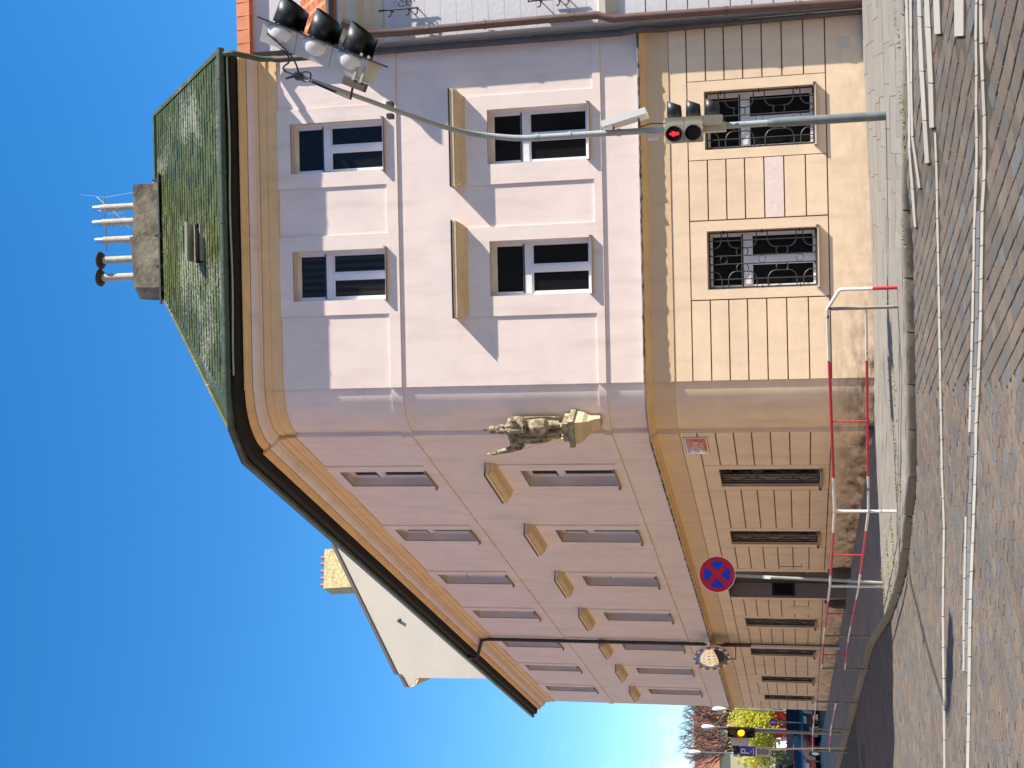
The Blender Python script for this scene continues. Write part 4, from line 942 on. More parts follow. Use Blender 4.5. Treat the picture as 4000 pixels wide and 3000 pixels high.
# enamel street name plate
sg = empty('street_name_plate', TS(.7, 3.46, .03), None, 'red enamel street name plate with white lettering high on the wall by the corner', 'sign')
def plate(u0, u1, z0, z1, o, m, name, n=10, bulge=.03):
    b = MB(); rows_ = [[TS(u0 + (u1 - u0) * i / n, z0 + (z1 - z0) * j / n, o + bulge * (1 - (2 * i / n - 1) ** 2) * (1 - (2 * j / n - 1) ** 2)) for i in range(n + 1)] for j in range(n + 1)]
    b.grid(rows_); return b.build(name, m, sg, smooth='all')
plate(.20, 1.18, 3.21, 3.71, .030, 'enamel_blue', 'rim', bulge=.02); plate(.22, 1.16, 3.23, 3.69, .034, 'enamel_white', 'border', bulge=.024); plate(.255, 1.125, 3.25, 3.67, .038, 'enamel_red', 'field', bulge=.03)
rl_ = random.Random(2)
for z0, z1, us in ((3.41, 3.52, (.38, 1.0)), (3.315, 3.365, (.42, .96))):
    u = us[0]
    while u < us[1]:
        w_ = rl_.uniform(.03, .055); q = MB()
        for _ in range(2): uu = u + rl_.random() * w_ * .6; q.wbox(TS, uu, uu + .012, z0, z1, .062, .068)
        zb = rl_.choice((z0, z1 - .014, (z0 + z1) / 2)); q.wbox(TS, u, u + w_ * .8, zb, zb + .012, .062, .0682); q.build('lettering', 'enamel_white', sg); u += w_ + .02

# ================================================================== TRAFFIC SIGNAL MAST
mz = g(4.03, 20.6); mx_, my_ = 4.03, 20.6
mast = empty('traffic_signal_mast', (mx_, my_, mz), None, 'grey traffic signal mast with curved arm over the road, standing on the pavement', 'traffic light')
V3 = lambda x, y, z: Vector((x, y, z))
MB().lathe([(.074, -.1), (.074, 1.70), (.070, 1.73), (.052, 1.80)], V3(mx_, my_, mz), n=16).build('lower_pole', 'mast_low', mast, smooth=True)
MB().tube([V3(mx_, my_, mz + 1.75), V3(mx_, my_, 5.5)], .051, 14).build('pole', 'galv', mast, smooth=True)
for z in (5.5, 4.95, 4.15): MB().tube([V3(mx_, my_, z - .025), V3(mx_, my_, z + .025)], .063, 14).build('collar', 'galv', mast, smooth=True)
ap = [V3(mx_, my_, 5.45), V3(mx_, my_, 5.8)] + [aty(*q) for q in ((1950, 528, 20.58), (1870, 515, 20.42), (1805, 495, 20.15), (1720, 465, 19.6), (1595, 415, 18.6), (1400, 335, 16.9), (1215, 262, 15.3))]
arm_pts = smooth_line(ap, 2); nA = len(arm_pts)
MB().tube(arm_pts, [.056 - .026 * k / (nA - 1) for k in range(nA)], 12).build('arm', 'galv', mast, smooth=True)
p = aty(1575, 412, 18.45); 
for s_ in (-1, 1): MB().box(p + Vector((.09 * s_, 0, .02)), .07, .12, .09).build('arm_clamp', 'iron', mast)
# overhead vehicle signal, tipped towards the traffic on the right
HD = 15.0
ha, hb = aty(1122, 47, HD), aty(1520, 220, HD); e1 = (hb - ha).normalized(); view = (((ha + hb) / 2) - CAM).normalized()
e3 = -view; e3 = (e3 - e1 * e3.dot(e1)).normalized(); e2 = e1.cross(e3); e2 = e2 if e2.x > 0 else -e2
HL = (hb - ha).length; hc = (ha + hb) / 2; UN = HL / 3
def HP(a, b_, c): return hc + e1 * a + e2 * b_ + e3 * c
head = empty('overhead_signal', hc, mast)
def head_unit(k):
    a0 = -HL / 2 + k * UN; b = MB(); hw = UN * .46
    # housing: wide at the front, narrow at the back
    q = [HP(a0 + .004, -.02, -hw), HP(a0 + UN - .004, -.02, -hw), HP(a0 + UN - .004, -.02, hw), HP(a0 + .004, -.02, hw), HP(a0 + .004, -.27, -hw * .7), HP(a0 + UN - .004, -.27, -hw * .7), HP(a0 + UN - .004, -.27, hw * .7), HP(a0 + .004, -.27, hw * .7)]
    b.hexa(q); bd = b.build('housing', 'head_grey', head)
    d_ = MB(); d_.ball((0, 0, 0), 1, 1, 1, 18, 10); c = HP(a0 + UN / 2, -.02, hw * .55); dv = [c + e1 * (p.x * UN * .46) + e2 * (-.20 * max(0, p.y) if p.y > 0 else 0) + e3 * (p.z * hw * .62) for p in d_.v]
    d_.v = dv; d_.build('reflector_dome', 'head_dome', bd, smooth='all')
    v = MB(); n = 20; ro = UN * .44; rows_ = []
    for h_, ex in ((0, 0), (1, 1)):
        rows_.append([HP(a0 + UN / 2 + ro * (1 - .05 * ex) * cos(th), .02 + ex * (.21 + .13 * (.5 - .5 * cos(th))), ro * (1 - .05 * ex) * sin(th)) for th in [pi + radians(-125) + radians(250) * i / n for i in range(n + 1)]])
    v.grid(rows_); vo = v.build('visor', 'black', bd, smooth='all'); so = vo.modifiers.new('solid', 'SOLIDIFY'); so.thickness = .008
    MB().tube([HP(a0 + UN / 2, .0, 0), HP(a0 + UN / 2, .03, 0)], UN * .38, 20).build('lens', 'lens_off', bd)
M['head_dome'] = mat('pale_grey_dome', (.80, .78, .72), .55, .03, 4)
for k in range(3): head_unit(k)
MB().hexa([HP(a, b_, c) for b_ in (-.018, .004) for a, c in ((-HL / 2 - .07, -UN * .56), (HL / 2 + .07, -UN * .56), (HL / 2 + .07, UN * .56), (-HL / 2 - .07, UN * .56))]).build('backing_board', 'black', head)
br = MB()
for a in (.40, .62): br.box(HP(HL / 2 - .30 + a * .45, -.13, UN * .40), .03, .34, .02, (e1, e2, e3))
br.build('strap', 'head_cream', head)
MB().box(HP(HL / 2 - .10, -.34, UN * .3), .30, .10, .1, (e1, e2, e3)).build('hinge_block', 'rust', head) if 'rust' in M else None
hp0 = HP(HL / 2 - .12, -.34, UN * .3); hp1 = HP(HL / 2 - .10, -.52, UN * .25); tip = arm_pts[-1]
MB().tube([hp0, hp1, hp1.lerp(tip, .6), arm_pts[-3]], .018, 8).build('hanger_rod', 'iron', head)
MB().tube([tip - (arm_pts[-1] - arm_pts[-2]).normalized() * .1, tip, tip + (arm_pts[-1] - arm_pts[-2]).normalized() * .08], [.05, .06, .035], 10).build('arm_end_fitting', 'iron', mast)
cb_ = smooth_line([tip, tip + V3(-.05, -.05, .22), HP(.05, -.36, .2), HP(.10, -.50, .2), HP(-.02, -.55, .2), HP(-.2, -.3, .2), HP(-HL / 2 + .1, -.15, .22)], 3); MB().tube(cb_, .011, 6).build('cable', 'black', head)
MB().tube(smooth_line([tip, tip + V3(.1, 0, .25), HP(-.25, -.33, .1), HP(-HL / 2 + .12, -.22, .1)], 2), .012, 6).build('hanger_cable', 'iron', head)
# signal heads on the pole
def pole_head(z_top, n, un, face, side, m, lit=None, name='pole_signal', cx=None):
    c0 = Vector(cx); f = Vector(face).normalized(); s_ = Vector((-f.y, f.x, 0)); Z = Vector((0, 0, 1)); hdo = empty(name, c0 + Z * z_top, mast)
    for k in range(n):
        zc = z_top - un * (k + .5); c = Vector((c0.x, c0.y, zc)); ax = (s_, f, Z); b = MB()
        b.hexa([c + s_ * (a * un * .5) + f * d_ + Z * (zq * (un * .5 - .003)) for d_, sc_ in ((-.09, .8), (.06, 1)) for a, zq in ((-sc_, -1), (sc_, -1), (sc_, 1), (-sc_, 1))]); hs_ = b.build('housing', m, hdo)
        MB().tube([c + f * .05, c + f * .075], un * .40, 20).build('lens', 'lens_off', hs_, smooth=True)
        v = MB(); rows_ = []
        for ex in (0, 1): rows_.append([c + s_ * (un * .42 * (1 - .06 * ex) * sin(th)) + Z * (un * .42 * (1 - .06 * ex) * cos(th)) + f * (.06 + ex * (.18 + .09 * (.5 + .5 * cos(th)))) for th in [radians(-150) + radians(300) * i / 24 for i in range(25)]])
        v.grid(rows_); vo = v.build('visor', 'black', hs_, smooth='all'); so = vo.modifiers.new('solid', 'SOLIDIFY'); so.thickness = .006
        if lit == k:
            q = MB(); w0 = c + f * .078
            def LB(x0, x1, z0, z1): q.hexa([w0 + s_ * x + Z * z + f * d_ for d_ in (0, .004) for x, z in ((x0, z0), (x1, z0), (x1, z1), (x0, z1))])
            q.tube([w0 + Z * .064, w0 + Z * .064 + f * .004], .016, 10)
            LB(-.026, .026, -.005, .044); LB(-.036, -.028, -.012, .04); LB(.028, .036, -.012, .04); LB(-.022, -.003, -.072, -.005); LB(.003, .022, -.072, -.005)
            q.build('lit_figure', 'lamp_red', hs_)
    return hdo
zc0 = 3.39
pole_head(zc0, 3, .30, (1, -.12, 0), 1, 'head_cream', name='vehicle_signal', cx=(mx_ + .10, my_ - .06, 0))
pole_head(zc0 + .0, 2, .30, (-.18, -1, 0), 1, 'head_cream', 0, 'pedestrian_signal', cx=(mx_ - .11, my_ - .16, 0))
MB().box((mx_ - .02, my_ - .01, zc0 - .46), .14, .13, .98).build('mounting_rail', 'head_cream', mast)
bx = MB(); sp_ = (Vector((.20, -.0, .98)).normalized(), Vector((0, 1, 0)), None); Zp = Vector((-.24, 0, .97)).normalized(); Xp = Vector((.97, 0, .24)).normalized()
pc = V3(mx_ + .20, my_ - .0, 4.05); MB().box(pc, .10, .42, .74, (Xp, Vector((0, 1, 0)), Zp)).build('control_box', 'carpaint_white', mast)
for dz in (-.22, .2): MB().tube([V3(mx_, my_, 4.05 + dz), pc + Zp * dz - Xp * .05], .014, 6).build('box_bracket', 'iron', mast)
MB().box((mx_ - .13, my_ - .03, 3.60), .05, .1, .16).build('junction_box', 'head_grey', mast)
MB().tube(smooth_line([V3(mx_ + .05, my_ - .06, 3.8), V3(mx_ + .10, my_ - .08, 3.62), V3(mx_ + .08, my_ - .08, 3.45), V3(mx_ + .1, my_, 3.38)], 2), .010, 6).build('cable', 'black', mast)

# ================================================================== RAILINGS
def gp_(x, y): return on(x, y, g)
rail = empty('pedestrian_railing', gp_(3500, 1500), None, 'long red and white tubular railing along the kerb in front of the pink house', 'railing')
RB = [gp_(*q) for q in ((3520, 1187), (3519, 1262), (3478, 2060), (3412, 2352), (3352, 2545), (3326, 2672))]
# keep posts just behind the kerb stones
def post(p, h, m, name='post', r=.027): return MB().tube([p - V3(0, 0, .1), p + V3(0, 0, h)], r, 10).build(name, m, rail, smooth=True)
HT, HLW = 1.03, .46
p0 = RB[0]; MB().tube([p0 - V3(0, 0, .1), p0 + V3(0, 0, .36)], .028, 10).build('post', 'rail_red', rail, smooth=True)
e0 = p0 + V3(0, 0, .84); e1_ = RB[1] + V3(0, 0, HT)
MB().tube([p0 + V3(0, 0, .36), p0 + V3(0, 0, .82), e0 + (e1_ - e0) * .08, e1_ - (e1_ - e0) * .04, e1_ + (RB[2] - RB[1]).normalized() * .05], .028, 10).build('end_bow', 'rail_white', rail, smooth=True)
post(RB[1], HT - .02, 'rail_bare')
for q, m in ((RB[2], 'rail_white'), (RB[3], 'rail_white'), (RB[4], 'rail_bare'), (RB[5], 'rail_bare')): post(q, HT - .01 if q is not RB[5] else HT + .02, m)
tl = [q + V3(0, 0, HT) for q in RB[1:]]; ll = [q + V3(0, 0, HLW) for q in RB[1:]]
brk = [1248, 1444, 1900, 2121, 2291, 2390, 2494, 2560, 2640, 2674]
def cut_at_y(line, y):
    for i in range(len(line) - 1):
        ya, yb = proj(line[i])[1], proj(line[i + 1])[1]
        if ya <= y <= yb: return i, (y - ya) / (yb - ya)
    return (0, 0.0) if y < proj(line[0])[1] else (len(line) - 2, 1.0)
for line, r_ in ((tl, .027), (ll, .022)):
    for k in range(len(brk) - 1):
        i0, f0 = cut_at_y(line, brk[k]); i1, f1 = cut_at_y(line, brk[k + 1])
        pts = [line[i0].lerp(line[i0 + 1], f0)] + [line[j] for j in range(i0 + 1, i1 + 1)] + [line[i1].lerp(line[i1 + 1], f1)]
        pts = [p for n_, p in enumerate(pts) if n_ == 0 or (p - pts[n_ - 1]).length > .01]
        if len(pts) > 1: MB().tube(pts, r_, 10).build('rail', 'rail_white' if k % 2 == 0 else 'rail_red', rail, smooth=True)
for y in (1672, 2208, 2440, 2605):
    i0, f0 = cut_at_y(tl, y); a = tl[i0].lerp(tl[i0 + 1], f0); i1, f1 = cut_at_y(ll, y); c = ll[i1].lerp(ll[i1 + 1], f1); c = V3(a.x, a.y, c.z)
    MB().tube([a, c], .013, 8).build('strut', 'rail_red', rail, smooth=True)
rail2 = empty('pedestrian_railing', gp_(3260, 2880), None, 'short faded railing in the shade further up the side street', 'railing')
R2 = [gp_(*q) for q in ((3283, 2801), (3250, 2905), (3238, 2990))]
hh = 1.06
for q in R2: MB().tube([q - V3(0, 0, .1), q + V3(0, 0, hh)], .03, 8).build('post', 'rail_bare', rail2, smooth=True)
for h_ in (hh, .5): 
    for k in range(2): 
        a, c = R2[k] + V3(0, 0, h_), R2[k + 1] + V3(0, 0, h_); MB().tube([a, a.lerp(c, .25)], .028, 8).build('rail', 'rail_white', rail2); MB().tube([a.lerp(c, .25), a.lerp(c, .8)], .028, 8).build('rail', 'rail_red', rail2); MB().tube([a.lerp(c, .8), c], .028, 8).build('rail', 'rail_white', rail2)

# ================================================================== NO STOPPING SIGN
nb_ = gp_(3413, 2338); 
ns = empty('no_stopping_sign', nb_, None, 'round blue no stopping sign with red rim and red cross on a grey post', 'sign')
sc = aty(2770, 2277, nb_.y - .05); lean = V3(sc.x - nb_.x, 0, 0)
MB().tube([nb_ - V3(0, 0, .1), nb_ + V3(0, 0, 1.0) + lean * .35, V3(sc.x, nb_.y, sc.z + .3)], .032, 10).build('post', 'galv', ns, smooth=True)
nrm_s = (CAM + V3(1.2, 0, 0) - sc); nrm_s.z = 0; nrm_s.normalize(); sx_ = V3(-nrm_s.y, nrm_s.x, 0); sx_ = sx_ if sx_.x > 0 else -sx_; SR = .375
def disc(r, o0, o1, m, name, n=40):
    pts = [sc + (sx_ * cos(2 * pi * k / n) + V3(0, 0, 1) * sin(2 * pi * k / n)) * r for k in range(n)]
    return MB().prism([p + nrm_s * o0 for p in pts], nrm_s * (o1 - o0)).build(name, m, ns)
disc(SR, .03, .05, 'sign_white', 'rim'); disc(SR * .965, .05, .053, 'sign_red', 'red_field')
for k in range(4):
    mid = k * pi / 2; hw = .052; R_ = SR * .735; pts = []
    # blue quarter between the arms of the cross
    d_ = hw * sqrt(2); c0 = sx_ * (cos(mid) * d_) + V3(0, 0, 1) * (sin(mid) * d_); pts = [sc + c0 + nrm_s * .053]
    a_ = pi / 4 - math.asin(hw / R_)
    for j in range(13): th = mid - a_ + 2 * a_ * j / 12; pts.append(sc + (sx_ * cos(th) + V3(0, 0, 1) * sin(th)) * R_ + nrm_s * .053)
    MB().prism(pts, nrm_s * .003).build('blue_quarter', 'sign_blue', ns)
MB().box(V3(nb_.x + lean.x * .6, nb_.y - .034, sc.z - 1.0), .05, .004, .16).build('post_sticker', 'sign_white', ns)

# ================================================================== TRAFFIC MIRROR
mb_p = TS(18.6, 0, .30); mb_p.z = g(mb_p.x, mb_p.y)
tm_ = empty('traffic_mirror', mb_p, None, 'convex traffic mirror with checkered rim on a grey pole by the black downpipe', 'mirror')
mtop = aty(2735, 2543, mb_p.y).z
MB().tube([mb_p - V3(0, 0, .1), V3(mb_p.x, mb_p.y, 3.0)], .05, 12).build('pole', 'head_grey', tm_, smooth=True)
MB().tube([V3(mb_p.x, mb_p.y, 3.0), V3(mb_p.x, mb_p.y, mtop)], .045, 12).build('upper_pole', 'brown_pipe', tm_, smooth=True)
mc = aty(2735, 2606, mb_p.y - .25); a_m = aty(2735, 2560, mb_p.y - .1)
MB().tube([V3(mb_p.x, mb_p.y, mtop - .1), V3(a_m.x, mb_p.y - .1, mtop - .1), mc + V3(.05, .1, .1)], .022, 8).build('arm', 'iron', tm_); lo_ = aty(2830, 2555, mb_p.y)
MB().tube([V3(mb_p.x, mb_p.y, lo_.z), V3(lo_.x - .45, mb_p.y - .1, lo_.z), mc + V3(.0, .12, -.3)], .018, 8).build('arm', 'iron', tm_)
nm = (V3(3.0, -2, 1.5) - mc); nm = (V3(-.66, -.74, -.10)).normalized(); mxv = V3(-nm.y, nm.x, 0).normalized(); mxv = mxv if mxv.x > 0 else -mxv; mzv = nm.cross(mxv); mzv = mzv if mzv.z > 0 else -mzv
MR = .54
b = MB(); b.lathe([(MR * sin(a), .18 * (cos(a) - 1) / (1 - cos(.9)) * .6) for a in [k * pi / 2 / 12 * .999 + .001 for k in range(13)]], mc + nm * .10, (mxv, mzv, nm), 28, None, False); b.build('mirror_glass', 'mirror', tm_, smooth='all')
MB().lathe([(MR * 1.02, -.06), (MR * .9, -.16), (.1, -.2)], mc, (mxv, mzv, nm), 28).build('back_shell', 'head_grey', tm_, smooth='all')
for k in range(28):
    a, c = 2 * pi * k / 28, 2 * pi * (k + 1) / 28
    q = [mc + (mxv * cos(t_) + mzv * sin(t_)) * r_ + nm * o_ for o_ in (-.03, .01) for t_, r_ in ((a, MR * .99), (c, MR * .99), (c, MR * 1.12), (a, MR * 1.12))]
    MB().hexa(q).build('rim_segment', 'sign_white' if k % 2 else 'pot_red', tm_)

# ================================================================== FAR END OF THE SIDE STREET
def far(x, y, Y): return aty(x, y, Y)
# signal with the amber lamp lit
fy = 46.0; fb = on(3222, 2918, g); fy = fb.y
fs = empty('far_traffic_signal', fb, None, 'traffic signal showing amber on a dark post at the end of the side street', 'traffic light')
ft = far(2785, 2890, fy); fbm = far(2892, 2890, fy); fx = far(2840, 2893, fy).x; un = (ft.z - fbm.z) / 3
MB().tube([fb - V3(0, 0, .1), V3(fx + .02, fy, ft.z)], .055, 10).build('post', 'galv', fs, smooth=True)
for k in range(3):
    zc = ft.z - un * (k + .5); hb_ = MB().box(V3(fx, fy - .14, zc), un * .98, .22, un * .98).build('housing', 'black', fs)
    MB().tube([V3(fx + .02, fy - .24, zc), V3(fx + .02, fy - .27, zc)], un * .36, 18).build('lens', 'lamp_amber' if k == 1 else 'lens_off', hb_)
    v = MB(); v.grid([[V3(fx + .02 + un * .41 * sin(th), fy - .25 - ex * (.1 + .1 * (.5 + .5 * cos(th))), zc + un * .41 * cos(th)) for th in [radians(-120 + 10 * i) for i in range(25)]] for ex in (0, 1)]); v.build('visor', 'black', hb_, smooth='all')
for k in range(2):
    zc = ft.z - un * (k + .8); q = MB().box(V3(fx - .34, fy - .02, zc), .28, .26, un * .95).build('side_housing', 'head_grey', fs); MB().tube([V3(fx - .42, fy - .02, zc), V3(fx - .78, fy - .05, zc - .06)], un * .36, 14).build('visor', 'black', q, smooth=True)
# parking sign
pd = fb.y - 2.0; pf = on(3236, 2972, g); 
ps = empty('parking_sign', pf, None, 'blue parking sign with a grey panel below, on a thin post', 'sign')
pa, pb2 = far(2827, 2950, pf.y), far(2890, 2994, pf.y); pc2 = far(2950, 2994, pf.y)
MB().tube([pf - V3(0, 0, .1), V3(far(2900, 2972, pf.y).x, pf.y + .06, pa.z)], .03, 8).build('post', 'steel', ps, smooth=True)
MB().box(V3((pa.x + pb2.x) / 2, pf.y, (pa.z + pb2.z) / 2), abs(pa.x - pb2.x), .03, pa.z - pb2.z).build('blue_panel', 'sign_blue', ps)
MB().box(V3((pa.x + pb2.x) / 2, pf.y, (pb2.z + pc2.z) / 2 - .01), abs(pa.x - pb2.x), .03, pb2.z - pc2.z - .02).build('grey_panel', 'head_grey', ps)
W_ = abs(pa.x - pb2.x); H_ = pa.z - pb2.z; cx_ = (pa.x + pb2.x) / 2; cz_ = (pa.z + pb2.z) / 2
cu = bpy.data.curves.new('letter', 'FONT'); cu.body = 'P'; cu.size = H_ * .72; cu.extrude = .004; cu.align_x = 'CENTER'; cu.align_y = 'CENTER'
to = bpy.data.objects.new('letter_source', cu); COL.objects.link(to); bpy.context.view_layer.update(); dg = bpy.context.evaluated_depsgraph_get(); me = bpy.data.meshes.new_from_object(to.evaluated_get(dg)); bpy.data.objects.remove(to)
lo2 = bpy.data.objects.new('letter_p', me); COL.objects.link(lo2); lo2.parent = ps; lo2.location = V3(cx_, pf.y - .022, cz_ + H_ * .12) - ORG[ps.name]; lo2.rotation_euler = (pi / 2, 0, 0); me.materials.clear(); me.materials.append(M['sign_white'])
MB().box(V3(cx_, pf.y - .018, cz_ - H_ * .22), W_ * .18, .006, H_ * .05).build('dash', 'sign_white', ps); MB().box(V3(cx_, pf.y - .018, cz_ - H_ * .37), W_ * .7, .006, H_ * .07).build('text_line', 'head_grey', ps)
for k in range(6): MB().box(V3(cx_ + (k % 2) * .01, pf.y - .018, pb2.z - .08 - k * (pb2.z - pc2.z - .12) / 6), W_ * (.7 - .12 * (k % 3)), .006, .035).build('text_line', 'black', ps)
# buildings closing the view
fby = 95.0; q0 = far(3090, 2700, fby)
def farhouse(name, label, pix, Y, m, rm_, wins):
    (x0, y0), (x1, y1) = pix   # top-right .. bottom-left of the wall in the photo
    a, c = far(x0, y0, Y), far(x1, y1, Y); zb = g(c.x, Y) - .5
    h = empty(name, (a.x, Y, zb), None, label, 'house'); MB().box(V3((a.x + c.x) / 2, Y + 5, (a.z + zb) / 2), abs(a.x - c.x), 10, a.z - zb).build('wall', m, h)
    b = MB(); xl, xr_ = min(a.x, c.x) - .4, max(a.x, c.x) + .4; b.poly([V3(xl, Y - .5, a.z), V3(xr_, Y - .5, a.z), V3(xr_, Y + 5, a.z + rm_), V3(xl, Y + 5, a.z + rm_)]); b.poly([V3(xl, Y + 5, a.z + rm_), V3(xr_, Y + 5, a.z + rm_), V3(xr_, Y + 10.5, a.z), V3(xl, Y + 10.5, a.z)]); b.poly([V3(xl, Y - .5, a.z), V3(xl, Y + 5, a.z + rm_), V3(xl, Y + 10.5, a.z)]); b.build('roof', 'far_tile', h)
    for (xa, ya, xb_, yb_) in wins:
        u, v_ = far(xa, ya, Y), far(xb_, yb_, Y); wq = MB().box(V3((u.x + v_.x) / 2, Y - .03, (u.z + v_.z) / 2), abs(u.x - v_.x), .08, abs(u.z - v_.z)).build('window', 'white_frame', h); MB().box(V3((u.x + v_.x) / 2, Y - .08, (u.z + v_.z) / 2), abs(u.x - v_.x) * .8, .02, abs(u.z - v_.z) * .88).build('pane', 'far_glass', wq)
    return h
farhouse('cream_house', 'cream house closing the end of the side street behind the trees', ((2900, 2640), (3060, 2905)), 92, 'cream_far', 4.5, [(2945, 2830, 2985, 2846), (2945, 2862, 2985, 2878), (2945, 2700, 2985, 2716)])
farhouse('terracotta_roofed_house', 'ochre house with broad terracotta roof beyond the bare trees', ((2752, 2872), (3060, 3300)), 165, 'ochre_far', 3.6, [(2800, 2930, 2850, 2950), (2800, 2968, 2850, 2988), (2900, 2930, 2950, 2950), (2900, 2968, 2950, 2988)])
wl = far(2956, 2822, 91.5); MB().lathe([(.9, 0), (.9, .2), (.3, .3)], wl, (V3(1, 0, 0), V3(0, 0, 1), V3(0, -1, 0)), 16).build('wall_clock', 'black', None, label='black round clock on the cream house', cat='clock')
# far round sign and red board in front of the cream house
rb_ = far(3000, 2872, 80); MB().box(rb_, 1.6, .1, .9).build('red_board', 'sign_red', None, label='red board in front of the cream house', cat='board')
rs_ = on(3130, 2862, g); rs_ = far(2964, 2862, 70); zs_ = g(rs_.x, 70); rso = empty('far_road_sign', (rs_.x, 70, zs_), None, 'small round road sign in front of the cream house', 'sign')
MB().tube([V3(rs_.x, 70.05, zs_), V3(rs_.x, 70.05, rs_.z)], .035, 8).build('post', 'galv', rso); MB().tube([V3(rs_.x, 70, rs_.z), V3(rs_.x, 69.97, rs_.z)], .22, 20).build('disc', 'sign_red', rso); MB().tube([V3(rs_.x, 69.97, rs_.z), V3(rs_.x, 69.95, rs_.z)], .155, 20).build('blue_disc', 'sign_blue', rso); MB().box(V3(rs_.x, 69.94, rs_.z), .07, .01, .22).build('bar', 'sign_white', rso)
# cars: shaped body, glasshouse, wheels, lamps
def car(name, label, loc, yaw, m, Lc=4.4, Wc=1.8, Hc=1.6, van=False):
    loc = Vector(loc); c = empty(name, loc, None, label, 'van' if van else 'car', 'vehicles parked at the end of the side street'); ca, sa = cos(yaw), sin(yaw)
    T = lambda x, y, z: loc + V3(x * ca - y * sa, x * sa + y * ca, z)     # x forward
    prof = [(-Lc / 2, .35), (-Lc / 2, .85), (-Lc / 2 + .1, 1.0), (Lc / 2 - 1.15, 1.02), (Lc / 2 - .15, .82), (Lc / 2, .62), (Lc / 2, .32)] if not van else [(-Lc / 2, .35), (-Lc / 2, 1.1), (Lc / 2 - 1.0, 1.12), (Lc / 2 - .1, .95), (Lc / 2, .7), (Lc / 2, .32)]
    b = MB(); rows_ = []
    for yy, k in ((-Wc / 2, .92), (-Wc / 2 + .06, 1), (Wc / 2 - .06, 1), (Wc / 2, .92)): rows_.append([T(x * (.985 if k < 1 else 1), yy, .32 + (z - .32) * k) for x, z in prof])
    b.grid(rows_); b.poly(rows_[0]); b.poly(rows_[-1]); b.grid([[rows_[i][-1] for i in range(4)], [rows_[i][0] for i in range(4)]]); body = b.build('body', m, c, smooth=True)
    ca_ = [(-Lc / 2 + .15, 1.0), (-Lc / 2 + .55, Hc - .04), (-Lc / 2 + 1.0, Hc), (Lc / 2 - 2.0, Hc - .02), (Lc / 2 - 1.2, 1.02)] if not van else [(-Lc / 2 + .03, 1.1), (-Lc / 2 + .06, Hc), (Lc / 2 - 1.7, Hc), (Lc / 2 - .98, 1.12)]
    b = MB(); rows_ = [[T(x, s_ * (Wc / 2 - .06 - .16 * (z - 1.0) / (Hc - 1.0)), z) for x, z in ca_] for s_ in (-1, 1)]; b.grid(rows_); b.poly(rows_[0]); b.poly(rows_[1]); b.build('cabin', m if van else 'far_glass', c)
    if not van: MB().hexa([T(x, y, z) for z in (Hc - .02, Hc + .015) for x, y in ((-Lc / 2 + .6, -Wc / 2 + .24), (Lc / 2 - 2.0, -Wc / 2 + .24), (Lc / 2 - 2.0, Wc / 2 - .24), (-Lc / 2 + .6, Wc / 2 - .24))]).build('roof', m, c)
    else: MB().hexa([T(x, y, z) for (x, z) in ((Lc / 2 - 1.64, Hc - .1), (Lc / 2 - 1.03, 1.2)) for d_ in (0, .02) for y in ((-.7, .7) if d_ == 0 else (.7, -.7)) for x in (x + d_,)]).build('windscreen', 'far_glass', c)
    for sx in (-1, 1):
        for sy in (-1, 1):
            w0 = T(sx * (Lc / 2 - .85), sy * (Wc / 2 - .22), .32); w1 = T(sx * (Lc / 2 - .85), sy * (Wc / 2 + .01), .32); wo = MB().tube([w0, w1], .32, 18).build('wheel', 'tyre', c); MB().tube([w1, w1 + (w1 - w0).normalized() * .01], .19, 14).build('rim', 'steel', wo)
    for sy in (-1, 1): MB().hexa([T(x, y, z) for z in (.64, .80) for x, y in ((Lc / 2 - .2, sy * (Wc / 2 - .10)), (Lc / 2 + .004, sy * (Wc / 2 - .18)), (Lc / 2 + .004, sy * (Wc / 2 - .52)), (Lc / 2 - .2, sy * (Wc / 2 - .52)))]).build('headlight', 'headlamp', c); MB().hexa([T(x, y, z) for z in (.7, .9) for x, y in ((-Lc / 2 + .1, sy * (Wc / 2 - .06)), (-Lc / 2 - .006, sy * (Wc / 2 - .1)), (-Lc / 2 - .006, sy * (Wc / 2 - .4)), (-Lc / 2 + .1, sy * (Wc / 2 - .4)))]).build('tail_light', 'rail_red', c)
    for sy in (-1, 1): MB().box(T(Lc / 2 - 1.35, sy * (Wc / 2 + .08), 1.05), .12, .2, .14).build('side_mirror', m, c)
    MB().box(T(Lc / 2 + .01, 0, .45), .02, .52, .11, (V3(ca, sa, 0), V3(-sa, ca, 0), V3(0, 0, 1))).build('number_plate', 'sign_white', c)
    return c
def carspot(y, Y): p = far(3100, y, Y); return (p.x, Y, g(p.x, Y) - .1)
car('parked_car', 'black parked car nearest the end of the pink house', carspot(2848, 72), -pi / 2 - .08, 'carpaint_black', 4.6, 1.9, 1.72)
car('parked_car', 'dark blue parked car behind the amber signal post', carspot(2950, 75), -pi / 2 - .1, 'carpaint_blue', 4.5, 1.85, 1.7)
car('white_van', 'white van standing beyond the parking sign', carspot(3000, 88), -pi / 2 - .1, 'carpaint_white', 5.2, 2.0, 2.6, True)
car('parked_car', 'red parked car at the picture edge below the parking sign', carspot(3020, 68), -pi / 2 - .1, 'carpaint_red', 4.2, 1.75, 1.4)
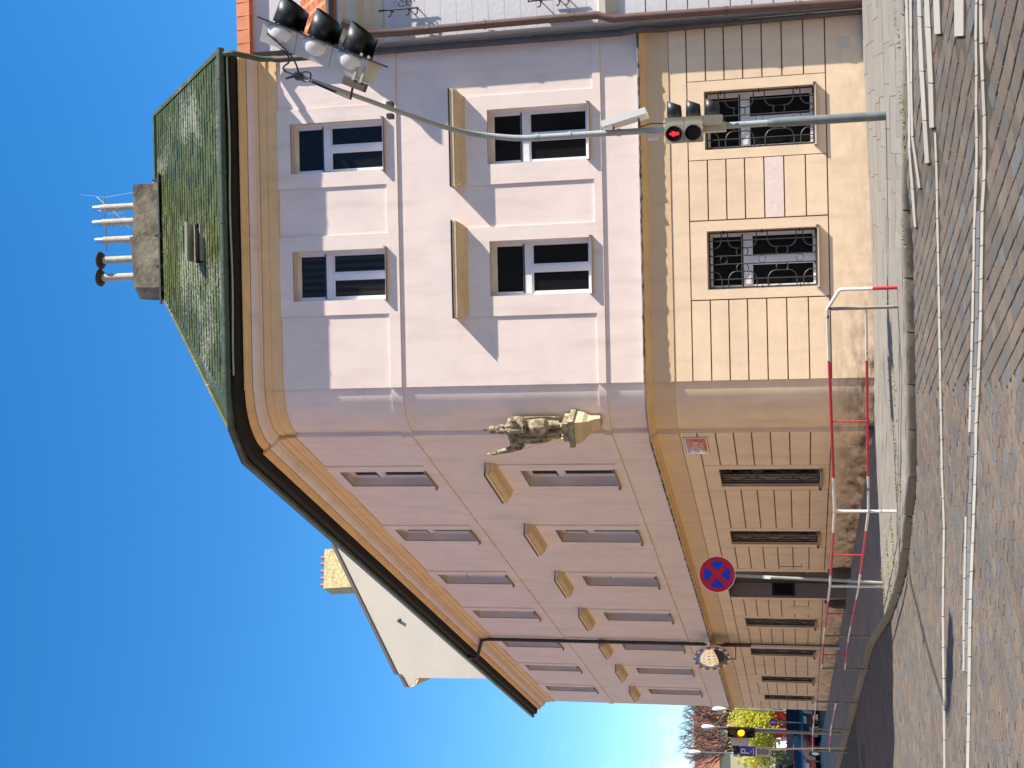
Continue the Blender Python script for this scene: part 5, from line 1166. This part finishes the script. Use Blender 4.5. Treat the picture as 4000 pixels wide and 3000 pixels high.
# street lamps with white heads
for k, (hx, hy, Y, lab) in enumerate(((2755, 2802, 72, 'street lamp with white head nearest the pink house'), (2708, 2870, 76, 'street lamp with white head in front of the bare tree'), (2652, 2966, 80, 'tallest street lamp with white head at the picture edge'))):
    hp = far(hx, hy, Y); zb = g(hp.x, Y); o_ = empty('street_lamp', (hp.x, Y, zb), None, lab, 'street lamp', 'street lamps at the end of the side street')
    MB().tube([V3(hp.x, Y, zb - .1), V3(hp.x, Y, hp.z - .3)], [.06, .035], 8).build('pole', 'mast_low', o_, smooth=True); MB().lathe([(.04, -.4), (.11, -.25), (.14, .1), (.1, .3), (.02, .38)], hp, n=12).build('lamp_head', 'opaque_globe', o_, smooth=True)
# trees
def tree(name, label, base, H, seed, spread, twig_m, leaf=None, nleaf=0, levels=5, trunk=.22, bare=.35):
    rt_ = random.Random(seed); base = Vector(base); o_ = empty(name, base, None, label, 'tree', 'trees at the end of the side street'); tb2 = MB(); lb = MB(); tips = []
    def grow(p, d_, ln, r_, lev):
        q = p + d_ * ln; mid = p.lerp(q, .5) + Vector((rt_.uniform(-1, 1), rt_.uniform(-1, 1), 0)) * ln * .06
        (lb if lev >= 3 else tb2).tube([p, mid, q], [r_, r_ * .85, r_ * .7], 5 if lev < 2 else 3, False)
        if lev >= levels - 1: tips.append((q, d_))
        if lev >= levels: return
        for _ in range(3 if lev < 3 else rt_.choice((2, 3))):
            nd = (d_ + Vector((rt_.uniform(-1, 1), rt_.uniform(-1, 1), rt_.uniform(-.25, .6))) * spread).normalized(); grow(p.lerp(q, rt_.uniform(.55, 1)), nd, ln * rt_.uniform(.62, .84), r_ * .6, lev + 1)
    grow(base, V3(rt_.uniform(-.05, .05), 0, 1), H * bare, trunk, 0)
    tb2.build('trunk', 'bark', o_); 
    if leaf:
        cr2 = MB()
        for q, d_ in tips:
            for _ in range(nleaf):
                c = q + Vector((rt_.gauss(0, .38), rt_.gauss(0, .38), rt_.gauss(-.1, .4))); a = Vector((rt_.uniform(-1, 1), rt_.uniform(-1, 1), rt_.uniform(-1, 1))).normalized(); b2 = a.cross(V3(.3, .5, .8)).normalized(); s_ = rt_.uniform(.06, .13)
                cr2.quad(c - a * s_, c + b2 * s_ * .6, c + a * s_, c - b2 * s_ * .6)
        tag(cr2.build('crown', leaf, o_, fix=False), kind='stuff')
    tag(lb.build('twigs', twig_m, o_, fix=False), kind='stuff'); return o_
def tspot(y, Y): p = far(3100, y, Y); return (p.x, Y, g(p.x, Y) - .1)
tree('bare_tree', 'tall leafless tree with reddish twigs just beyond the pink house', tspot(2800, 84), 8.6, 1, .62, 'twig', levels=7)
tree('bare_tree', 'leafless tree with reddish twigs between the street lamps', tspot(2890, 88), 9.6, 2, .62, 'twig', levels=7)
tree('bare_tree', 'leafless tree at the picture edge above the parking sign', tspot(2985, 86), 9.8, 3, .62, 'twig', levels=7)
tree('leafing_tree', 'small tree in fresh yellow green leaf behind the amber signal', tspot(2850, 80), 4.6, 4, .75, 'twig', 'leaf', 26, levels=5, trunk=.09)
tree('leafing_tree', 'small tree in fresh yellow green leaf behind the parking sign', tspot(2960, 82), 4.6, 5, .75, 'twig', 'leaf', 26, levels=5, trunk=.09)

# weeds and moss along the kerb
wd = MB(); rw = random.Random(8)
for (x, y, n_, sp_) in ((3462, 2190, 120, .35), (3440, 2260, 130, .3), (3418, 2345, 120, .22), (3487, 1760, 60, .5), (3492, 1550, 50, .5), (3488, 1980, 70, .4), (3568, 480, 14, .12), (3575, 520, 12, .1), (3570, 210, 12, .1), (3560, 140, 12, .1), (3555, 960, 16, .15), (3575, 640, 10, .1)):
    c = on(x, y, g)
    for _ in range(n_):
        p = c + V3(rw.gauss(0, sp_), rw.gauss(0, sp_ * .25), 0); p.z = g(p.x, p.y) + .0; a = rw.uniform(0, 2 * pi); h_ = rw.uniform(.015, .05); d_ = V3(cos(a), sin(a), 0)
        wd.add([p - d_ * .012, p + d_ * .012, p + V3(-d_.y, d_.x, 0) * h_ * .6 + V3(0, 0, h_)], [(0, 1, 2)])
wd.build('kerb_weeds', 'grass', None, fix=False, label='low yellow green weeds growing along the kerb joints', cat='weeds', kind='stuff')
